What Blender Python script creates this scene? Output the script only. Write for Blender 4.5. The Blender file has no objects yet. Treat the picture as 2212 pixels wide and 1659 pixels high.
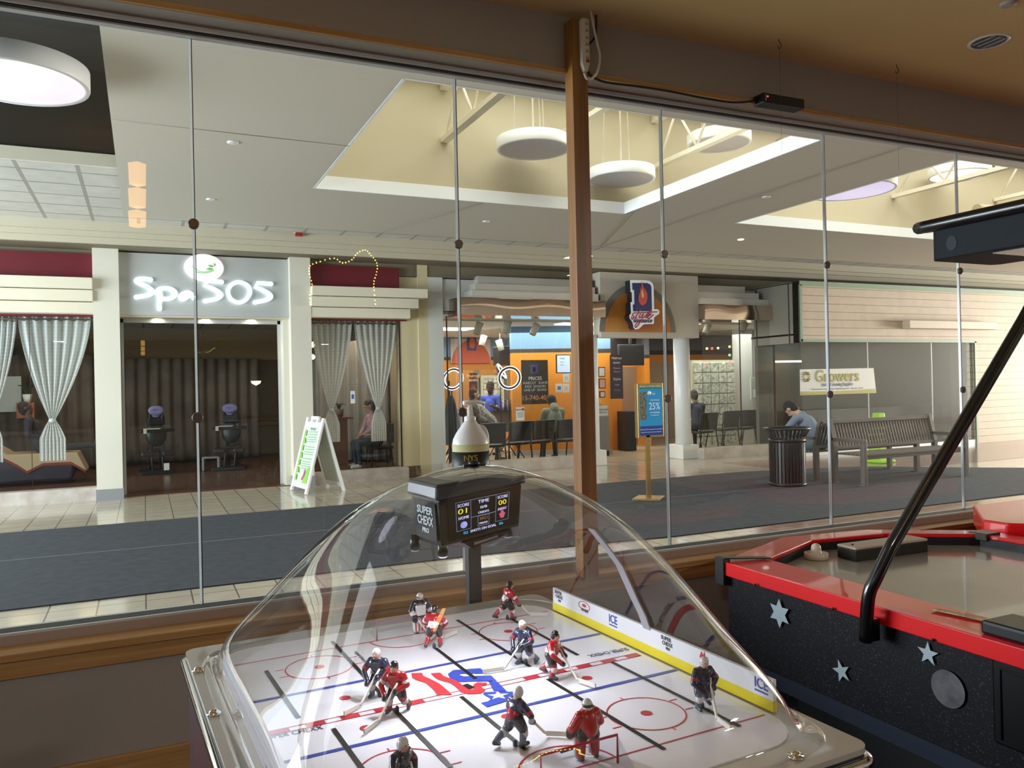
import bpy, bmesh, math, random
import numpy as np
from mathutils import Vector, Matrix
random.seed(7)
S = bpy.context.scene
COL = S.collection
PI = math.pi
# ------------------------------------------------------------ camera
YAW, PITCH, ROLL, FPX, EYE = 4.31611145e-01, 2.43261191e-03, -2.19183960e-02, 1724.11821, 1.62
def basis():
    f = Vector((math.sin(YAW)*math.cos(PITCH), math.cos(YAW)*math.cos(PITCH), math.sin(PITCH)))
    r = Vector((math.cos(YAW), -math.sin(YAW), 0)); u = r.cross(f)
    c, s = math.cos(ROLL), math.sin(ROLL)
    return c*r+s*u, -s*r+c*u, f
RT, UP, FW = basis()
CAM = Vector((0, 0, EYE))
cd = bpy.data.cameras.new('camera'); cam = bpy.data.objects.new('camera', cd); COL.objects.link(cam)
cd.sensor_width = 36; cd.lens = FPX/2212*36; cd.clip_start = .02; cd.clip_end = 200
m3 = Matrix((RT, UP, -FW)).transposed()
cam.matrix_world = Matrix.Translation(CAM) @ m3.to_4x4()
S.camera = cam
def ray(px, py): return RT*((px-1106)/FPX) - UP*((py-829.5)/FPX) + FW
def atY(px, py, Y): r = ray(px, py); return CAM + r*(Y/r.y)
def atX(px, py, X): r = ray(px, py); return CAM + r*(X/r.x)
def atZ(px, py, Z): r = ray(px, py); return CAM + r*((Z-EYE)/r.z)
# ------------------------------------------------------------ world, exposure, area lights
w = bpy.data.worlds.new('world'); S.world = w; w.use_nodes = True
bg = w.node_tree.nodes['Background']; bg.inputs[0].default_value = (.78, .88, 1, 1); bg.inputs[1].default_value = 2.2
S.view_settings.view_transform = 'Standard'; S.view_settings.look = 'None'
S.view_settings.gamma = 1; S.view_settings.use_curve_mapping = False
S.view_settings.exposure = 0.28
S.cycles.transparent_max_bounces = 24; S.cycles.max_bounces = 7; S.cycles.diffuse_bounces = 3
S.cycles.glossy_bounces = 3; S.cycles.transmission_bounces = 2; S.cycles.adaptive_threshold = .035
S.cycles.use_denoising = True; S.cycles.sample_clamp_indirect = 4
S.cycles.caustics_reflective = False; S.cycles.caustics_refractive = False
def area(name, loc, size, power, color=(1, 1, 1), rot=(0, 0, 0), spread=PI):
    l = bpy.data.lights.new(name, 'AREA'); l.shape = 'RECTANGLE'; l.size, l.size_y = size
    l.energy = power; l.color = color; l.spread = spread
    o = bpy.data.objects.new(name, l); o.location = loc; o.rotation_euler = rot; COL.objects.link(o); return o
def point(name, loc, power, color=(1, 1, 1), r=.05, spot=None, rot=(0, 0, 0)):
    l = bpy.data.lights.new(name, 'SPOT' if spot else 'POINT'); l.energy = power; l.color = color; l.shadow_soft_size = r
    if spot: l.spot_size = spot; l.spot_blend = .6
    o = bpy.data.objects.new(name, l); o.location = loc; o.rotation_euler = rot; COL.objects.link(o); return o
# daylight through the roof glazing of the mall
area('skylight_daylight', (4.2, 7.4, 6.6), (4.6, 3.2), 160, (1, .97, .9))
area('skylight_daylight', (12.0, 7.4, 6.6), (8, 3.2), 350, (1, .96, .9))
area('skylight_daylight', (-4.5, 7.4, 5.1), (3, 4), 60, (.86, .94, 1))
# unseen fill lights added at both concourse ends, the left one for daylight there
area('concourse_end_fill', (-8.6, 9.0, 2.0), (8.5, 3.4), 1450, (.88, .95, 1), (PI/2, 0, -PI/2))
area('concourse_end_fill', (34.5, 9.0, 2.0), (6.5, 3.4), 6000, (1, .93, .84), (PI/2, 0, PI/2))
# shop ceilings
area('shop_ceiling_light', (8.6, 17.2, 2.85), (5, 4), 290, (1, .95, .86))
area('shop_ceiling_light', (13.6, 15.8, 2.85), (2.4, 2), 60, (1, .95, .86))
area('shop_ceiling_light', (-1.5, 17.2, 2.7), (2, 2), 34, (1, .8, .55))
area('shop_ceiling_light', (3.6, 16.6, 2.7), (2, 2), 40, (1, .85, .65))
# the arcade's own dim lamps
area('arcade_ceiling_light', (5.70, -2.6, 3.45), (.3, .3), 100, (1, .93, .84))
area('arcade_ceiling_light', (6.62, -4.2, 3.45), (.3, .3), 65, (1, .93, .84))
area('arcade_ceiling_light', (-2.6, -2.8, 3.45), (.3, .3), 65, (1, .93, .86))


# ------------------------------------------------------------ materials
def lin(c):
    if isinstance(c, str): c = tuple(int(c[i:i+2], 16) for i in (0, 2, 4))
    return tuple(((v/255)/12.92 if v/255 <= .04045 else ((v/255+.055)/1.055)**2.4) for v in c) + (1,)
MATS = {}
def M(name, col='808080', rough=.5, metal=0., emit=0., ecol=None, noise=None, bump=None, coat=0., ior=1.5, wood=None, sheen=0):
    if name in MATS: return MATS[name]
    m = bpy.data.materials.new(name); m.use_nodes = True; MATS[name] = m
    nt = m.node_tree; b = nt.nodes['Principled BSDF']
    b.inputs['Base Color'].default_value = lin(col); b.inputs['Roughness'].default_value = rough
    b.inputs['Metallic'].default_value = metal; b.inputs['IOR'].default_value = ior
    b.inputs['Coat Weight'].default_value = coat
    if emit:
        b.inputs['Emission Color'].default_value = lin(ecol or col); b.inputs['Emission Strength'].default_value = emit
    if noise or wood:
        tc = nt.nodes.new('ShaderNodeTexCoord'); mp = nt.nodes.new('ShaderNodeMapping')
        nz = nt.nodes.new('ShaderNodeTexNoise'); mx = nt.nodes.new('ShaderNodeMix'); mx.data_type = 'RGBA'
        nt.links.new(tc.outputs['Object'], mp.inputs[0]); nt.links.new(mp.outputs[0], nz.inputs['Vector'])
        if wood:
            sc, c2, vec = wood; mp.inputs['Scale'].default_value = vec; nz.inputs['Scale'].default_value = sc
            nz.inputs['Detail'].default_value = 6
        else:
            sc, c2 = noise; nz.inputs['Scale'].default_value = sc; nz.inputs['Detail'].default_value = 5
        cr = nt.nodes.new('ShaderNodeMapRange'); cr.inputs[1].default_value = .35; cr.inputs[2].default_value = .65
        nt.links.new(nz.outputs[0], cr.inputs[0]); nt.links.new(cr.outputs[0], mx.inputs[0])
        mx.inputs[6].default_value = lin(col); mx.inputs[7].default_value = lin(c2)
        nt.links.new(mx.outputs[2], b.inputs['Base Color'])
        if bump:
            bp = nt.nodes.new('ShaderNodeBump'); bp.inputs['Strength'].default_value = bump; bp.inputs['Distance'].default_value = .01
            nt.links.new(nz.outputs[0], bp.inputs['Height']); nt.links.new(bp.outputs[0], b.inputs['Normal'])
    return m
def glass(name, tint=(.95, .975, .965), ior=1.5, refl=1.0, rough=0.0, bumpy=None):
    if name in MATS: return MATS[name]
    m = bpy.data.materials.new(name); m.use_nodes = True; MATS[name] = m; nt = m.node_tree
    nt.nodes.clear(); N = nt.nodes.new; L = nt.links.new
    out = N('ShaderNodeOutputMaterial'); mix = N('ShaderNodeMixShader'); tr = N('ShaderNodeBsdfTransparent'); gl = N('ShaderNodeBsdfGlossy')
    fr = N('ShaderNodeFresnel'); fr.inputs[0].default_value = ior; ge = N('ShaderNodeNewGeometry')
    sub = N('ShaderNodeMath'); sub.operation = 'SUBTRACT'; sub.inputs[0].default_value = 1; L(ge.outputs['Backfacing'], sub.inputs[1])
    mu = N('ShaderNodeMath'); mu.operation = 'MULTIPLY'; L(fr.outputs[0], mu.inputs[0]); L(sub.outputs[0], mu.inputs[1])
    mu2 = N('ShaderNodeMath'); mu2.operation = 'MULTIPLY'; L(mu.outputs[0], mu2.inputs[0]); mu2.inputs[1].default_value = refl
    tr.inputs[0].default_value = (*tint, 1); gl.inputs[1].default_value = rough; gl.inputs[0].default_value = (1, 1, 1, 1)
    if bumpy:
        nz = N('ShaderNodeTexNoise'); nz.inputs['Scale'].default_value = bumpy[0]; bp = N('ShaderNodeBump')
        bp.inputs['Strength'].default_value = bumpy[1]; bp.inputs['Distance'].default_value = .01
        L(nz.outputs[0], bp.inputs['Height']); L(bp.outputs[0], gl.inputs['Normal'])
    L(mu2.outputs[0], mix.inputs[0]); L(tr.outputs[0], mix.inputs[1]); L(gl.outputs[0], mix.inputs[2]); L(mix.outputs[0], out.inputs[0])
    return m
def tiles(name, c1, c2, grout, size, rough, off=(0, 0), mort=.012, offset=0.0, bw=1., bh=1., vert=False, bump=False, spec=.5):
    if name in MATS: return MATS[name]
    m = bpy.data.materials.new(name); m.use_nodes = True; MATS[name] = m; nt = m.node_tree
    N = nt.nodes.new; L = nt.links.new; b = nt.nodes['Principled BSDF']
    tc = N('ShaderNodeTexCoord'); mp = N('ShaderNodeMapping'); br = N('ShaderNodeTexBrick')
    if vert: mp.inputs['Rotation'].default_value = (PI/2, 0, 0)
    mp.inputs['Location'].default_value = (off[0], off[1], 0)
    L(tc.outputs['Object'], mp.inputs[0]); L(mp.outputs[0], br.inputs['Vector'])
    br.offset = offset; br.squash = 1; br.inputs['Scale'].default_value = 1
    br.inputs['Brick Width'].default_value = size*bw; br.inputs['Row Height'].default_value = size*bh
    br.inputs['Mortar Size'].default_value = mort*size; br.inputs['Mortar Smooth'].default_value = .1
    br.inputs['Color1'].default_value = lin(c1); br.inputs['Color2'].default_value = lin(c2); br.inputs['Mortar'].default_value = lin(grout)
    nz = N('ShaderNodeTexNoise'); nz.inputs['Scale'].default_value = 5; mx = N('ShaderNodeMix'); mx.data_type = 'RGBA'; mx.blend_type = 'MULTIPLY'
    mx.inputs[0].default_value = .25; L(tc.outputs['Object'], nz.inputs['Vector'])
    L(br.outputs['Color'], mx.inputs[6]); L(nz.outputs[0], mx.inputs[7]); L(mx.outputs[2], b.inputs['Base Color'])
    b.inputs['Roughness'].default_value = rough
    b.inputs['Specular IOR Level'].default_value = spec
    if bump:
        bp = N('ShaderNodeBump'); bp.inputs['Strength'].default_value = .6; bp.inputs['Distance'].default_value = .01; bp.invert = True
        L(br.outputs['Fac'], bp.inputs['Height']); L(bp.outputs[0], b.inputs['Normal'])
    return m
def fabric(name, col, alpha):                # sheer curtain cloth with woven tufts, from its UVs
    if name in MATS: return MATS[name]
    m = bpy.data.materials.new(name); m.use_nodes = True; MATS[name] = m; nt = m.node_tree; N = nt.nodes.new; L = nt.links.new
    nt.nodes.clear(); out = N('ShaderNodeOutputMaterial'); mix = N('ShaderNodeMixShader'); tr = N('ShaderNodeBsdfTransparent')
    df = N('ShaderNodeBsdfDiffuse'); tl = N('ShaderNodeBsdfTranslucent'); m2 = N('ShaderNodeMixShader')
    df.inputs[0].default_value = lin(col); tl.inputs[0].default_value = lin(col); m2.inputs[0].default_value = .35
    L(df.outputs[0], m2.inputs[1]); L(tl.outputs[0], m2.inputs[2])
    tc = N('ShaderNodeTexCoord'); br = N('ShaderNodeTexBrick'); br.offset = 0
    br.inputs['Scale'].default_value = 1; br.inputs['Brick Width'].default_value = .095; br.inputs['Row Height'].default_value = .055
    br.inputs['Mortar Size'].default_value = .02; br.inputs['Mortar Smooth'].default_value = .2
    L(tc.outputs['UV'], br.inputs['Vector']); mr = N('ShaderNodeMapRange'); mr.inputs[3].default_value = min(1, alpha+.12); mr.inputs[4].default_value = alpha
    L(br.outputs['Fac'], mr.inputs[0]); L(mr.outputs[0], mix.inputs[0]); L(tr.outputs[0], mix.inputs[1]); L(m2.outputs[0], mix.inputs[2])
    L(mix.outputs[0], out.inputs[0]); return m

# ------------------------------------------------------------ object helpers
def tag(o, label=None, cat=None, group=None, kind=None):
    if label: o['label'] = label
    if cat: o['category'] = cat
    if group: o['group'] = group
    if kind: o['kind'] = kind
    return o
def thing(name, label, cat, loc=(0, 0, 0), rz=0, group=None):
    o = bpy.data.objects.new(name, None); COL.objects.link(o); o.empty_display_size = .1
    o.location = loc; o.rotation_euler = (0, 0, rz); return tag(o, label, cat, group)
def copy_thing(o, loc, rz, label, group=None):
    r = o.copy(); COL.objects.link(r); r.location = loc; r.rotation_euler = (0, 0, rz); r['label'] = label
    if group: r['group'] = group
    for c in [x for x in COL.objects if x.parent == o]:
        d = c.copy(); COL.objects.link(d); d.parent = r
        for g in [x for x in COL.objects if x.parent == c]:
            e = g.copy(); COL.objects.link(e); e.parent = d
    return r
def wmat(o):
    mt = Matrix.LocRotScale(o.location, o.rotation_euler, o.scale)
    if o.parent: mt = wmat(o.parent) @ o.matrix_parent_inverse @ mt
    return mt
def link(me, name, mats, parent=None, world=False, smooth=False, **kw):
    if not isinstance(mats, (list, tuple)): mats = [mats]
    for m in mats: me.materials.append(m)
    o = bpy.data.objects.new(name, me); COL.objects.link(o)
    if parent:
        o.parent = parent
        if world: o.matrix_parent_inverse = wmat(parent).inverted()
    if smooth:
        for p in me.polygons: p.use_smooth = True
    if kw: tag(o, **kw)
    return o
class MB:
    def __init__(s): s.bm = bmesh.new(); s.mi = 0
    def _f(s, vs, fs, smooth=False):
        v = [s.bm.verts.new(p) for p in vs]
        for f in fs:
            try:
                fc = s.bm.faces.new([v[i] for i in f]); fc.material_index = s.mi; fc.smooth = smooth
            except ValueError: pass
        return v
    def box(s, a, b, rot=None, piv=None):
        (x0, y0, z0), (x1, y1, z1) = a, b
        vs = [Vector(p) for p in ((x0,y0,z0),(x1,y0,z0),(x1,y1,z0),(x0,y1,z0),(x0,y0,z1),(x1,y0,z1),(x1,y1,z1),(x0,y1,z1))]
        if rot is not None:
            c = Vector(piv) if piv is not None else sum(vs, Vector())/8
            vs = [rot @ (v-c) + c for v in vs]
        s._f(vs, [(3,2,1,0),(4,5,6,7),(0,1,5,4),(1,2,6,5),(2,3,7,6),(3,0,4,7)]); return s
    def quad(s, *p): s._f(p, [tuple(range(len(p)))]); return s
    def prism(s, pts, d):
        """polygon pts (3D) extruded by vector d"""
        n = len(pts); d = Vector(d); pts = [Vector(p) for p in pts]
        s._f(pts+[p+d for p in pts], [tuple(range(n))[::-1], tuple(range(n, 2*n))]+[(i, (i+1) % n, n+(i+1) % n, n+i) for i in range(n)]); return s
    def tube(s, pts, r, seg=8, caps=True, closed=False, flat=None):
        pts = [Vector(p) for p in pts]; n = len(pts); rs = r if isinstance(r, (list, tuple)) else [r]*n
        rings = []; prev = None
        for i, p in enumerate(pts):
            if closed: t = pts[(i+1) % n]-pts[i-1]
            else: t = pts[min(i+1, n-1)]-pts[max(i-1, 0)]
            t.normalize()
            if prev is None:
                a = Vector((0, 0, 1)) if abs(t.z) < .9 else Vector((1, 0, 0)); u = t.cross(a).normalized()
            else: u = (prev - t*prev.dot(t)).normalized()
            prev = u; v = t.cross(u)
            rings.append([p+(u*math.cos(2*PI*k/seg)+v*math.sin(2*PI*k/seg))*rs[i] for k in range(seg)])
        vs = [q for ring in rings for q in ring]
        fs = []
        for i in range(n if closed else n-1):
            j = (i+1) % n
            for k in range(seg): fs.append((i*seg+k, i*seg+(k+1) % seg, j*seg+(k+1) % seg, j*seg+k))
        V = s._f(vs, fs, True)
        if caps and not closed:
            for ring in (V[:seg][::-1], V[-seg:]):
                f = s.bm.faces.new(ring); f.material_index = s.mi
        return s
    def lathe(s, prof, c=(0, 0, 0), seg=24, sx=1, sy=1, smooth=True, axis='z', cap=True):
        c = Vector(c); vs = []; n = len(prof)
        for r, h in prof:
            for k in range(seg):
                a = 2*PI*k/seg; p = Vector((r*sx*math.cos(a), r*sy*math.sin(a), h))
                if axis == 'y': p = Vector((p.x, p.z, p.y))
                if axis == 'x': p = Vector((p.z, p.x, p.y))
                vs.append(c+p)
        fs = [(i*seg+k, i*seg+(k+1) % seg, (i+1)*seg+(k+1) % seg, (i+1)*seg+k) for i in range(n-1) for k in range(seg)]
        V = s._f(vs, fs, smooth)
        for idx, ring in ((0, V[:seg][::-1]), (n-1, V[-seg:])):
            nb = prof[1 if idx == 0 else n-2]
            if prof[idx][0] > 1e-5 and cap and not (abs(nb[1]-prof[idx][1]) < 1e-6 and nb[0] < prof[idx][0]) and prof[0] != prof[-1]:
                f = s.bm.faces.new(ring); f.material_index = s.mi
        return s
    def ball(s, c, r, seg=12, sc=(1, 1, 1)):
        prof = [(max(1e-5, math.sin(PI*i/seg))*1.0, -math.cos(PI*i/seg)) for i in range(seg+1)]
        c = Vector(c); vs = []
        for rr, h in prof:
            for k in range(seg):
                a = 2*PI*k/seg; vs.append(c+Vector((rr*math.cos(a)*r*sc[0], rr*math.sin(a)*r*sc[1], h*r*sc[2])))
        s._f(vs, [(i*seg+k, i*seg+(k+1) % seg, (i+1)*seg+(k+1) % seg, (i+1)*seg+k) for i in range(seg) for k in range(seg)], True); return s
    def grid(s, nu, nv, fn, thick=None, smooth=True):
        vs = [fn(i/(nu-1), j/(nv-1)) for j in range(nv) for i in range(nu)]
        V = s._f(vs, [(j*nu+i, j*nu+i+1, (j+1)*nu+i+1, (j+1)*nu+i) for j in range(nv-1) for i in range(nu-1)], smooth)
        return V
    def build(s, name, mats, parent=None, world=False, bevel=0, solid=0, smooth=False, subsurf=0, clean=True, **kw):
        if clean:
            bmesh.ops.remove_doubles(s.bm, verts=s.bm.verts, dist=1e-5)
            bmesh.ops.recalc_face_normals(s.bm, faces=s.bm.faces)
        me = bpy.data.meshes.new(name); s.bm.to_mesh(me); s.bm.free()
        o = link(me, name, mats, parent, world, smooth, **kw)
        if solid: md = o.modifiers.new('thickness', 'SOLIDIFY'); md.thickness = solid; md.offset = 0
        if bevel: md = o.modifiers.new('bevel', 'BEVEL'); md.width = bevel; md.segments = 2; md.limit_method = 'ANGLE'; md.harden_normals = False
        if subsurf: md = o.modifiers.new('subdivision', 'SUBSURF'); md.levels = subsurf; md.render_levels = subsurf
        return o
def bx(name, a, b, mat, parent=None, world=True, **kw): return MB().box(a, b).build(name, mat, parent, world, **kw)
def struct(name, mb, mat, **kw): return mb.build(name, mat, kind='structure', **kw)
def smoothline(pts, k=6, closed=False):
    pts = [Vector(p) for p in pts]; out = []; n = len(pts)
    for i in range(n if closed else n-1):
        p0 = pts[(i-1) % n] if (closed or i > 0) else pts[0]; p1 = pts[i]; p2 = pts[(i+1) % n]
        p3 = pts[(i+2) % n] if (closed or i+2 < n) else pts[-1]
        for j in range(k):
            t = j/k; out.append(.5*((2*p1)+(p2-p0)*t+(2*p0-5*p1+4*p2-p3)*t*t+(3*p1-p0-3*p2+p3)*t**3))
    if not closed: out.append(pts[-1])
    return out
def text(body, loc, size, mat, parent=None, rot=(PI/2, 0, 0), extrude=.001, name='lettering', width=None, align='CENTER', mtx=None, shear=0, bold=0, space=1):
    cu = bpy.data.curves.new('t', 'FONT'); cu.body = body; cu.size = size; cu.extrude = extrude; cu.align_x = align; cu.align_y = 'CENTER'
    cu.resolution_u = 3; cu.shear = shear; cu.offset = bold; cu.space_character = space
    t = bpy.data.objects.new('t', cu); me = bpy.data.meshes.new_from_object(t)
    bpy.data.objects.remove(t); bpy.data.curves.remove(cu)
    sx = 1
    if width:
        xs = [v.co.x for v in me.vertices]; sx = width/(max(xs)-min(xs))
    R = mtx if mtx is not None else Matrix.Translation(loc) @ Matrix.LocRotScale(None, __import__('mathutils').Euler(rot), None)
    me.transform(R @ Matrix.Diagonal((sx, 1, 1, 1)))
    return link(me, name, mat, parent, True)
def face_mtx(o, xdir, zup=Vector((0, 0, 1))):
    """matrix for flat print: local x along xdir, local y along zup"""
    x = Vector(xdir).normalized(); y = Vector(zup); y = (y-x*y.dot(x)).normalized(); n = x.cross(y)
    return Matrix.Translation(Vector(o)) @ Matrix((x, y, n)).transposed().to_4x4()
# continuous figures: capsules fused by a voxel remesh, faces coloured by the limb they belong to
def capsules(caps, voxel, smooth_it=4):
    mb = MB()
    for c in caps:
        p0, r0, p1, r1 = Vector(c[0]), c[1], Vector(c[2]), c[3]; sq = c[5] if len(c) > 5 else None
        if sq: mb.ball((p0+p1)/2, 1, 14, sq); continue
        mb.ball(p0, r0, 10); mb.ball(p1, r1, 10)
        if (p1-p0).length > 1e-5: mb.tube([p0, p1], [r0, r1], 12)
    me = bpy.data.meshes.new('f'); mb.bm.to_mesh(me); mb.bm.free()
    o = bpy.data.objects.new('f', me); COL.objects.link(o)
    r = o.modifiers.new('r', 'REMESH'); r.mode = 'VOXEL'; r.voxel_size = voxel
    sm = o.modifiers.new('s', 'SMOOTH'); sm.factor = .5; sm.iterations = smooth_it
    dg = bpy.context.evaluated_depsgraph_get(); out = bpy.data.meshes.new_from_object(o.evaluated_get(dg))
    bpy.data.objects.remove(o)
    n = len(out.polygons); C = np.empty(n*3); out.polygons.foreach_get('center', C); C = C.reshape(-1, 3)
    best = np.full(n, 1e9); idx = np.zeros(n, int)
    for c in caps:
        p0 = np.array(c[0], float); p1 = np.array(c[2], float); r0, r1 = c[1], c[3]
        if len(c) > 5 and c[5]:
            q = (C-(p0+p1)/2)/np.array(c[5]); d = (np.linalg.norm(q, axis=1)-1)*min(c[5])
        else:
            v = p1-p0; L2 = max(v@v, 1e-12); t = np.clip((C-p0)@v/L2, 0, 1)
            d = np.linalg.norm(C-(p0+t[:, None]*v), axis=1)-(r0+(r1-r0)*t)
        k = d < best; best[k] = d[k]; idx[k] = c[4]
    out.polygons.foreach_set('material_index', idx.astype(np.int32)); out.polygons.foreach_set('use_smooth', np.ones(n, bool))
    return out

# common materials
WH = M('white_paint', 'e8e6e0', .5); WOOD = M('oak_trim', 'c39a66', .35, wood=(3, 'a87c4a', (.5, 16, 16)))
POSTM = M('oak_post', '9c6c38', .35, wood=(3, '7c5226', (16, 16, .5)))
MAUVE = M('mauve_wall_paint', 'a09890', .75); OCHRE = M('ochre_ceiling_paint', 'e2cc94', .85)
ALU = M('brushed_aluminium', 'd2d6d8', .4, .25); BLK = M('black_rubber', '0c0d10', .45); CHROME = M('chrome', 'e6e8ea', .08, 1)
BLKM = M('black_powder_coat', '0d0e11', .28, 0, coat=.3); DKPL = M('dark_plastic', '16171b', .35)
CREAM = M('cream_paint', 'e2dcc6', .6); OLIVE = M('olive_paint', '7b735f', .7); GREY = M('grey_paint', 'b4b6b4', .6)
SOFF = M('soffit_paint', 'cdc8bb', .75); TAN = M('tan_paint', 'c6bda2', .75); WHITEP = M('white_plastic', 'f0f2f2', .35)
WINGL = glass('window_glass', (.95, .97, .965)); SHOPGL = glass('shop_glass', (.90, .92, .91), refl=.8)
RED = M('red_enamel', 'd0101a', .25, coat=.5)
# ============================================================ ARCADE SHELL
YW, YG, ZC = 3.53, 3.70, 3.477
AX0, AX1, AY0 = -4.2, 9.0, -5.0
def sbox(name, a, b, mat, **kw): return struct(name, MB().box(a, b), mat, **kw)
CARPET = M('arcade_carpet', '24222a', .95, noise=(60, '3a3642'))
sbox('floor', (AX0, AY0, -.1), (AX1, 3.66, 0), CARPET)
sbox('ceiling', (AX0, AY0, ZC), (AX1, YW+.02, ZC+.1), OCHRE)
struct('wall_front', MB().box((AX0, YW, 3.185), (AX1, 3.64, ZC+.3)).box((AX0, YW, 0), (AX1, 3.62, .56)), MAUVE)
sbox('wall_back', (AX0, AY0-.1, 0), (AX1, AY0, ZC), MAUVE)
sbox('wall_right', (AX1, AY0, 0), (AX1+.1, YW, ZC), MAUVE)
# left wall with a daylight window whose mullions show in the dome's reflections
mb = MB(); mb.box((AX0-.1, AY0, 0), (AX0, -1.2, ZC)).box((AX0-.1, 1.0, 0), (AX0, YW, ZC)).box((AX0-.1, -1.2, 0), (AX0, 1.0, 1.0)).box((AX0-.1, -1.2, 2.9), (AX0, 1.0, ZC))
struct('wall_left', mb, MAUVE)
mb = MB()
for k in range(5): mb.box((AX0-.08, -1.2+k*.55-.03, 1.0), (AX0-.02, -1.2+k*.55+.03, 2.9))
for k in range(6): mb.box((AX0-.075, -1.2, 1.0+k*.38-.02), (AX0-.025, 1.0, 1.0+k*.38+.02))
struct('window_6', mb, ALU)
# trims around the shop window
struct('trim_1', MB().box((AX0, YW-.02, 3.185), (AX1, YW, 3.21)), WOOD, bevel=.003)
struct('trim_2', MB().box((AX0, 3.50, .628), (AX1, 3.62, .66)).box((AX0, 3.515, .56), (AX1, YW+.01, .628)), WOOD, bevel=.004)
struct('trim_3', MB().box((AX0, YW-.02, .0), (AX1, YW, .2)), WOOD, bevel=.004)
BRN = M('bronze_reveal', 'a8968a', .6)
struct('trim_4', MB().box((AX0, 3.62, .60), (AX1, 3.72, .697)).box((AX0, 3.63, 3.18), (AX1, 3.72, 3.3)), BRN)
mb = MB()
for y0, y1, z0, z1 in ((3.622, 3.638, .697, .7065), (3.705, 3.725, .697, .7085), (3.63, 3.644, 3.162, 3.182), (3.664, 3.70, 3.149, 3.182)): mb.box((AX0, y0, z0), (AX1, y1, z1))
struct('trim_5', mb, ALU)
struct('trim_6', MB().box((AX0, 3.638, .697), (AX1, 3.705, .7075)).box((AX0, 3.644, 3.157), (AX1, 3.664, 3.182)), BLK)
J = [-2.233, -1.014, .2056, 1.425, 2.655, 3.880, 5.111, 6.33, 7.55, 8.9]
for k in range(len(J)-1):
    if k in (0, 8): continue
    struct('window_%d' % (k if k < 6 else k+1), MB().box((J[k]+.003, YG, .70), (J[k+1]-.003, YG+.01, 3.17)), WINGL)
FIN = bpy.data.materials.new('glass_edge'); FIN.use_nodes = True; nt_ = FIN.node_tree; nt_.nodes.clear()
o1, a1, b1, c1, d1 = [nt_.nodes.new(k) for k in ('ShaderNodeOutputMaterial', 'ShaderNodeMixShader', 'ShaderNodeBsdfTranslucent', 'ShaderNodeBsdfGlossy', 'ShaderNodeBsdfTransparent')]
b1.inputs[0].default_value = (.9, .94, .95, 1); c1.inputs[1].default_value = .1; a1.inputs[0].default_value = .3
a2 = nt_.nodes.new('ShaderNodeMixShader'); a2.inputs[0].default_value = .6
nt_.links.new(d1.outputs[0], a2.inputs[1]); nt_.links.new(b1.outputs[0], a2.inputs[2]); nt_.links.new(a2.outputs[0], a1.inputs[1]); nt_.links.new(c1.outputs[0], a1.inputs[2]); nt_.links.new(a1.outputs[0], o1.inputs[0])
clampz = {.2056: ((417, 484), (427, 902)), 1.425: ((992, 528), (1003, 890)), 2.655: ((1431, 549), (1437, 861)), 3.88: ((1781, 572), (1790, 852)), 5.111: ((2067, 585), (2075, 842))}
place = {.2056: 'crossing the spa doorway', 1.425: 'above the sanitizer jug', 2.655: 'just right of the wooden post', 3.88: 'in front of the slatted bench', 5.111: 'nearest the right edge'}
for jx, pts in clampz.items():
    f = thing('glass_joint', 'slim glass joint bar with two round clamps, '+place[jx], 'window fitting', (jx, YG, .7), group='joints between the window panes')
    bx('joint_bar', (jx-.005, YG-.004, .70), (jx+.0035, YG+.012, 3.17), FIN, f)
    bx('black_seal', (jx+.0055, YG-.003, .70), (jx+.0085, YG+.014, 3.17), BLK, f)
    for px, py in pts:
        p = atY(px, py, YG-.01)
        MB().lathe([(.019, 0), (.023, .003), (.023, .014), (.0001, .0145)], (jx, YG-.02, p.z), 24, axis='y').build('clamp', M('clamp_metal', '6e625e', .4, .6), f, True)
# the wooden post in front of the glass
p0, p1 = atY(1240, 300, 3.45).x, atY(1273, 300, 3.45).x
post = struct('trim_7', MB().box((p0, 3.45, .66), (p1, 3.53, 3.44)), POSTM, bevel=.003)
# power strip, cables, sensor
ps = thing('power_strip', 'white six-outlet power strip screwed to the top of the wooden post', 'power strip', tuple(atY(1262, 150, 3.44)))
a, b = atY(1250, 40, 3.44), atY(1270, 158, 3.44)
mb = MB(); cx = (a.x+b.x)/2+.004; zt, zb = a.z, b.z
mb.prism([(cx+dx, 3.45, z) for dx, z in ((-.022, zt-.01), (-.016, zt), (.016, zt), (.022, zt-.01), (.022, zb+.04), (.01, zb), (-.01, zb), (-.022, zb+.04))], (0, -.028, 0))
mb.build('housing', M('old_white_plastic', 'cfc8bc', .4), ps, True, bevel=.004)
for k in range(6):
    z = zt-.028-k*.034
    MB().box((cx+.002, 3.4195, z-.006), (cx+.004, 3.4225, z+.003)).box((cx+.011, 3.4195, z-.006), (cx+.013, 3.4225, z+.003)).box((cx+.006, 3.4195, z+.006), (cx+.009, 3.4225, z+.009)).build('outlet', BLK, ps, True)
bx('switch', (cx+.0, 3.417, zb+.045), (cx+.016, 3.423, zb+.058), M('switch_red', 'b01818', .3), ps, bevel=.001)
wc_pts = [(1262, 158, 3.43), (1268, 170, 3.42), (1280, 168, 3.42), (1292, 150, 3.42), (1296, 120, 3.42), (1289, 90, 3.42), (1281, 50, 3.42), (1276, 15, 3.43), (1273, -20, 3.44)]
MB().tube(smoothline([atY(*p) for p in wc_pts]), .006, 8).build('cord', M('cord_white', 'cfc9be', .45), ps, True)
pts = [(1288, -20, 3.45), (1287, 20, 3.45), (1288, 50, 3.46), (1285, 80, 3.48), (1270, 98, 3.50)]
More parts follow.
